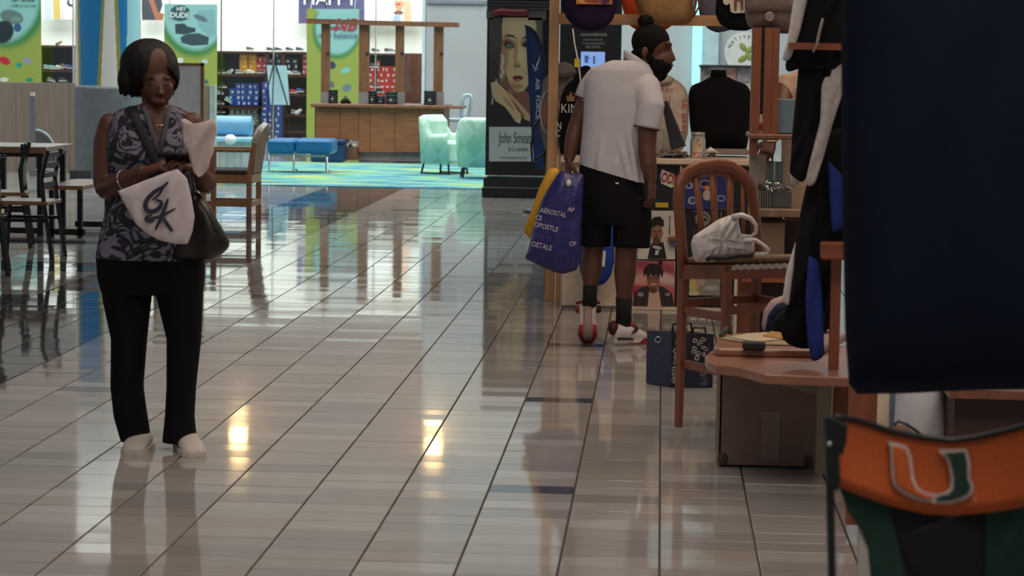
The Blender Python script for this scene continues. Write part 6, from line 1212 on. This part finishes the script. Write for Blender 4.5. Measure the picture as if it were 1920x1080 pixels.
blob('shorts', M('shorts_black', (20, 19, 21), .85, spec=.2), t, b, .008, None, 3, .006, [(Mp(1150, 462), (0, 0, -1)), (Mp(1150, 285), (0, 0, 1))])
q = MB(); pb(q, 1154, 342, 1160, 345, YM-.15, .004); q.build('shorts_logo', wl, t)
sm_ = M('sock_black', (24, 23, 26), .9)
q = MB(); q.path([Mp(1107, 535, .01), Mp(1106, 552, .005), Mp(1105, 575, 0)], [.041, .039, .04], 16); q.build('sock', sm_, t, True); q = MB(); q.path([Mp(1170, 557, .0), Mp(1169.5, 585, .01), Mp(1169, 615, .02)], [.046, .043, .044], 16); q.build('sock', sm_, t, True)
sw, sr, sb = M('sneaker_white', (206, 196, 192), .6), M('sneaker_red', (150, 28, 38), .55), M('sneaker_black', (30, 28, 30), .6)
# trailing left shoe: up on its toe, sole towards the camera
def sole_ring(f, w_, d): return [Mp(1102+x*w_, 568+f*74, d+(0 if abs(x) < .9 else .01)) for x in (-1, -.6, 0, .6, 1)]
b = MB(); F = [(0, 12, .03), (.08, 15, .0), (.3, 14, -.03), (.55, 16, -.05), (.8, 18, -.05), (.95, 13, -.02), (1.02, 6, .01)]
b.rings([[Mp(1102+w_*math.cos(a), 568+f*74, d+.045+.05*math.sin(a)) for a in [k*2*math.pi/14 for k in range(14)]] for f, w_, d in F]); o = b.build('sneaker', sw, t, True)
b = MB(); b.rings([[Mp(1102+w_*1.12*math.cos(a), 568+f*74, d-.008+.016*math.sin(a)) for a in [k*2*math.pi/14 for k in range(14)]] for f, w_, d in F]); b.build('sole', M('sole_grey', (196, 178, 168), .6), o, True)
b = MB(); b.rings([[Mp(1102+w_*1.0*math.cos(a), 568+f*74, d-.02+.012*math.sin(a)) for a in [k*2*math.pi/14 for k in range(14)]] for f, w_, d in F if f > .5]); b.build('sole_tread', sr, o, True)
b = MB(); b.rings([[Mp(1102+w_*.55*math.cos(a), 568+f*74, d-.027+.012*math.sin(a)) for a in [k*2*math.pi/14 for k in range(14)]] for f, w_, d in F if .06 < f < .97]); b.build('sole_centre', M('tread_pale', (150, 128, 116), .6), o, True)
b = MB(); b.path([Mp(1086, 566, .06), Mp(1102, 562, .0), Mp(1119, 566, .06)], [(.012, .03)]*3, 8); b.build('heel_tab', sr, o, True)
for sx in (-1, 1): b = MB(); b.ell(Mp(1103+sx*19, 580, .02), (.018, .03, .022), None, 10, 6); b.build('side_wing', sb if sx > 0 else sr, o, True)
# planted right shoe, side on
g = G(1145, 645); hl = Vector((P(1145, 640, YM).x+.01, YM-.02, .0)); to_ = Vector((P(1208, 640, YM).x+.015, YM+.07, .0))
o = sneaker(t, hl+Vector((0, 0, .012)), to_+Vector((0, 0, .012)), 'sneaker', sw, .047, .105, sw); lt_ = (to_-hl).cross(Vector((0, 0, 1))).normalized()
def onshoe(f, z, k=1.02): return hl.lerp(to_, f)+lt_*.05*k+Vector((0, 0, z))
q = MB(); q.prism([onshoe(.62, .004, 1.14), onshoe(1.0, .002, .9), onshoe(1.0, .03, .8), onshoe(.8, .034, 1.1)], lt_*.006); q.build('toe_patch', sr, o); q = MB(); q.prism([onshoe(.02, .03), onshoe(.5, .026, 1.08), onshoe(.46, .036, 1.06), onshoe(.04, .042)], lt_*.006); q.build('midsole_stripe', sb, o)
q = MB(); q.prism([onshoe(.42, .06), onshoe(.66, .085, .8), onshoe(.6, .1, .62), onshoe(.56, .07, .95)], lt_*.006); q.build('side_wing', sb, o); q = MB(); q.ell(hl.lerp(to_, .02)+Vector((0, 0, .09)), (.03, .042, .042), None, 12, 8); q.build('heel_patch', M('sneaker_maroon', (70, 24, 30), .6), o, True)
q = MB(); q.ell(hl.lerp(to_, .5)+Vector((0, 0, .11)), (.05, .03, .012), Matrix.Rotation(.5, 3, 'Y'), 12, 8); q.build('tongue', sr, o, True)
# bags in his hand
aero = M('bag_indigo', (48, 44, 112), .35, noise=(12, .2), bump=(16, .7)); cva = lambda L: [(980+x/4.909, 300+y/4.909) for x, y in L]; Yb = 12.95
tb_ = thing('navy_shopping_bag', 'glossy indigo shopping bag with rows of white lettering, held by the man', 'shopping bag', P(1050, 514, Yb))
puff('body', aero, tb_, cva([(330, 110), (385, 95), (440, 130), (500, 120), (560, 120), (560, 300), (545, 600), (530, 900), (500, 1015), (440, 1030), (375, 1052), (280, 1030), (180, 985), (90, 940), (15, 910), (45, 840), (75, 720), (110, 560), (170, 380), (240, 250), (300, 160)]), Yb, .07, .010, .16, n=100)
q = MB(); q.ell(P(1066, 343, Yb-.1), (.014, .01, .018), None, 10, 8); q.build('handle_end', wl, tb_, True)
iw, ig, sbg = M('bag_ink_white', (186, 178, 190), .6), M('bag_ink_dim', (64, 58, 124), .5), Yb/FPX
def btxt(bd, x, y, em, ang, mat=iw):
    p = P(980+x/4.909, 300+y/4.909, Yb-.082); u_ = Vector((math.cos(ang), 0, -math.sin(ang))); v_ = Vector((math.sin(ang), 0, math.cos(ang))); k = em/4.909*sbg; text(bd, mat, tb_, p, u_*k*.82, v_*k, align='LEFT', bold=.02)
btxt('A\u00c9ROPOSTALE', 240, 382, 44, .22, ig); btxt('A\u00c9ROSTAL', 158, 478, 62, .2); btxt('CE', 115, 545, 62, .2); btxt('OPOSTLE', 100, 610, 66, .22); btxt('ROPOSTALE', 105, 712, 62, .2, ig); btxt('OSTALE', 78, 790, 66, .22); btxt('AP', 412, 470, 60, .2); btxt('OP', 430, 790, 58, -.02); btxt('ALE', 330, 860, 58, .1, ig); btxt('AF', 462, 640, 50, 0, ig)
tb_ = thing('yellow_shopping_bag', 'folded yellow shopping bag behind the indigo one in the man\'s hand', 'shopping bag', P(995, 447, 13.05)); puff('body', M('bag_yellow', (214, 160, 34), .5), tb_, cva([(240, 80), (300, 68), (345, 90), (330, 140), (250, 250), (180, 400), (110, 560), (70, 730), (40, 700), (8, 640), (50, 540), (90, 430), (150, 260), (210, 130)]), 13.06, .04, .006, .2)
# ---------------------------------------------------------------- vendor mostly hidden behind the rack
YV = 13.6; t = thing('person', 'person in a beige shirt mostly hidden behind the rack, one hand by the cart shelf', 'person', (P(1520, 300, YV).x, YV, 0))
def Vp(px, py, d=0): return P(px, py, YV+d)
TV = [(132, 1524, 25, .06, 0), (142, 1524, 50, .09, 0), (165, 1524, 64, .11, 0), (210, 1524, 60, .12, 0), (280, 1524, 56, .12, 0), (350, 1524, 60, .125, 0), (400, 1524, 58, .12, 0)]
b = MB(); torso(b, [(a, c, w_-5, d-.015, o_) for a, c, w_, d, o_ in TV], YV); b.path([Vp(1524, 140), Vp(1524, 110)], .058, 12); b.ell(Vp(1526, 92), (.075, .095, .115), None, 20, 14)
wv_ = Vp(1446, 262, -.5); b.path([Vp(1474, 158, -.02), Vp(1468, 200, -.12), Vp(1464, 232, -.22)], [.055, .05, .045], 12); b.path([Vp(1464, 230, -.22), Vp(1456, 246, -.36), wv_], [.045, .042, .031], 12); hand(b, wv_, Vp(1432, 305, -.58)-wv_, (-.2, -1, .1), 1, (.3, .5, .4), 1.05)
b.path([Vp(1574, 158, 0), Vp(1582, 240, 0), Vp(1580, 320, -.05)], [.055, .048, .034], 12)
b.path([Vp(1500, 390), Vp(1500, 490), Vp(1500, 628)], [.085, .06, .04], 12); b.path([Vp(1550, 390), Vp(1550, 490), Vp(1550, 628)], [.085, .06, .04], 12)
blob('body', sk_m, t, b, .0075, smooth=2)
b = MB(); torso(b, TV, YV, .006); b.path([Vp(1482, 150, 0), Vp(1472, 185, -.05)], [.075, .07], 14); b.path([Vp(1568, 150, 0), Vp(1580, 200, 0)], [.075, .07], 14); blob('shirt', fab('shirt_beige', (190, 160, 136)), t, b, .01, None, 2)
b = MB(); torso(b, [(a, c, w_, d, o_) for a, c, w_, d, o_ in TV if a > 340], YV, .004); b.path([Vp(1500, 390), Vp(1500, 490), Vp(1500, 624)], [.095, .08, .07], 14); b.path([Vp(1550, 390), Vp(1550, 490), Vp(1550, 624)], [.095, .08, .07], 14); blob('trousers', MC['trousers_black'], t, b, .01, None, 2)
b = MB(); b.ell(Vp(1526, 82, .015), (.085, .1, .1), None, 20, 12); b.build('hair', hm, t, True)
for x in (1500, 1550): p = Vp(x, 630); sneaker(t, Vector((p.x, YV+.06, .002)), Vector((p.x, YV-.2, .002)), 'shoe', sb, .045, .07, sb)
q = MB(); u1 = Vector((1, 0, 0)); q.path([wv_+Vector((.036*math.cos(a), .03*math.sin(a), .008*math.sin(a))) for a in [k*.3142 for k in range(21)]], .005, 6); q.build('bracelet', MC['gold'], t, True)
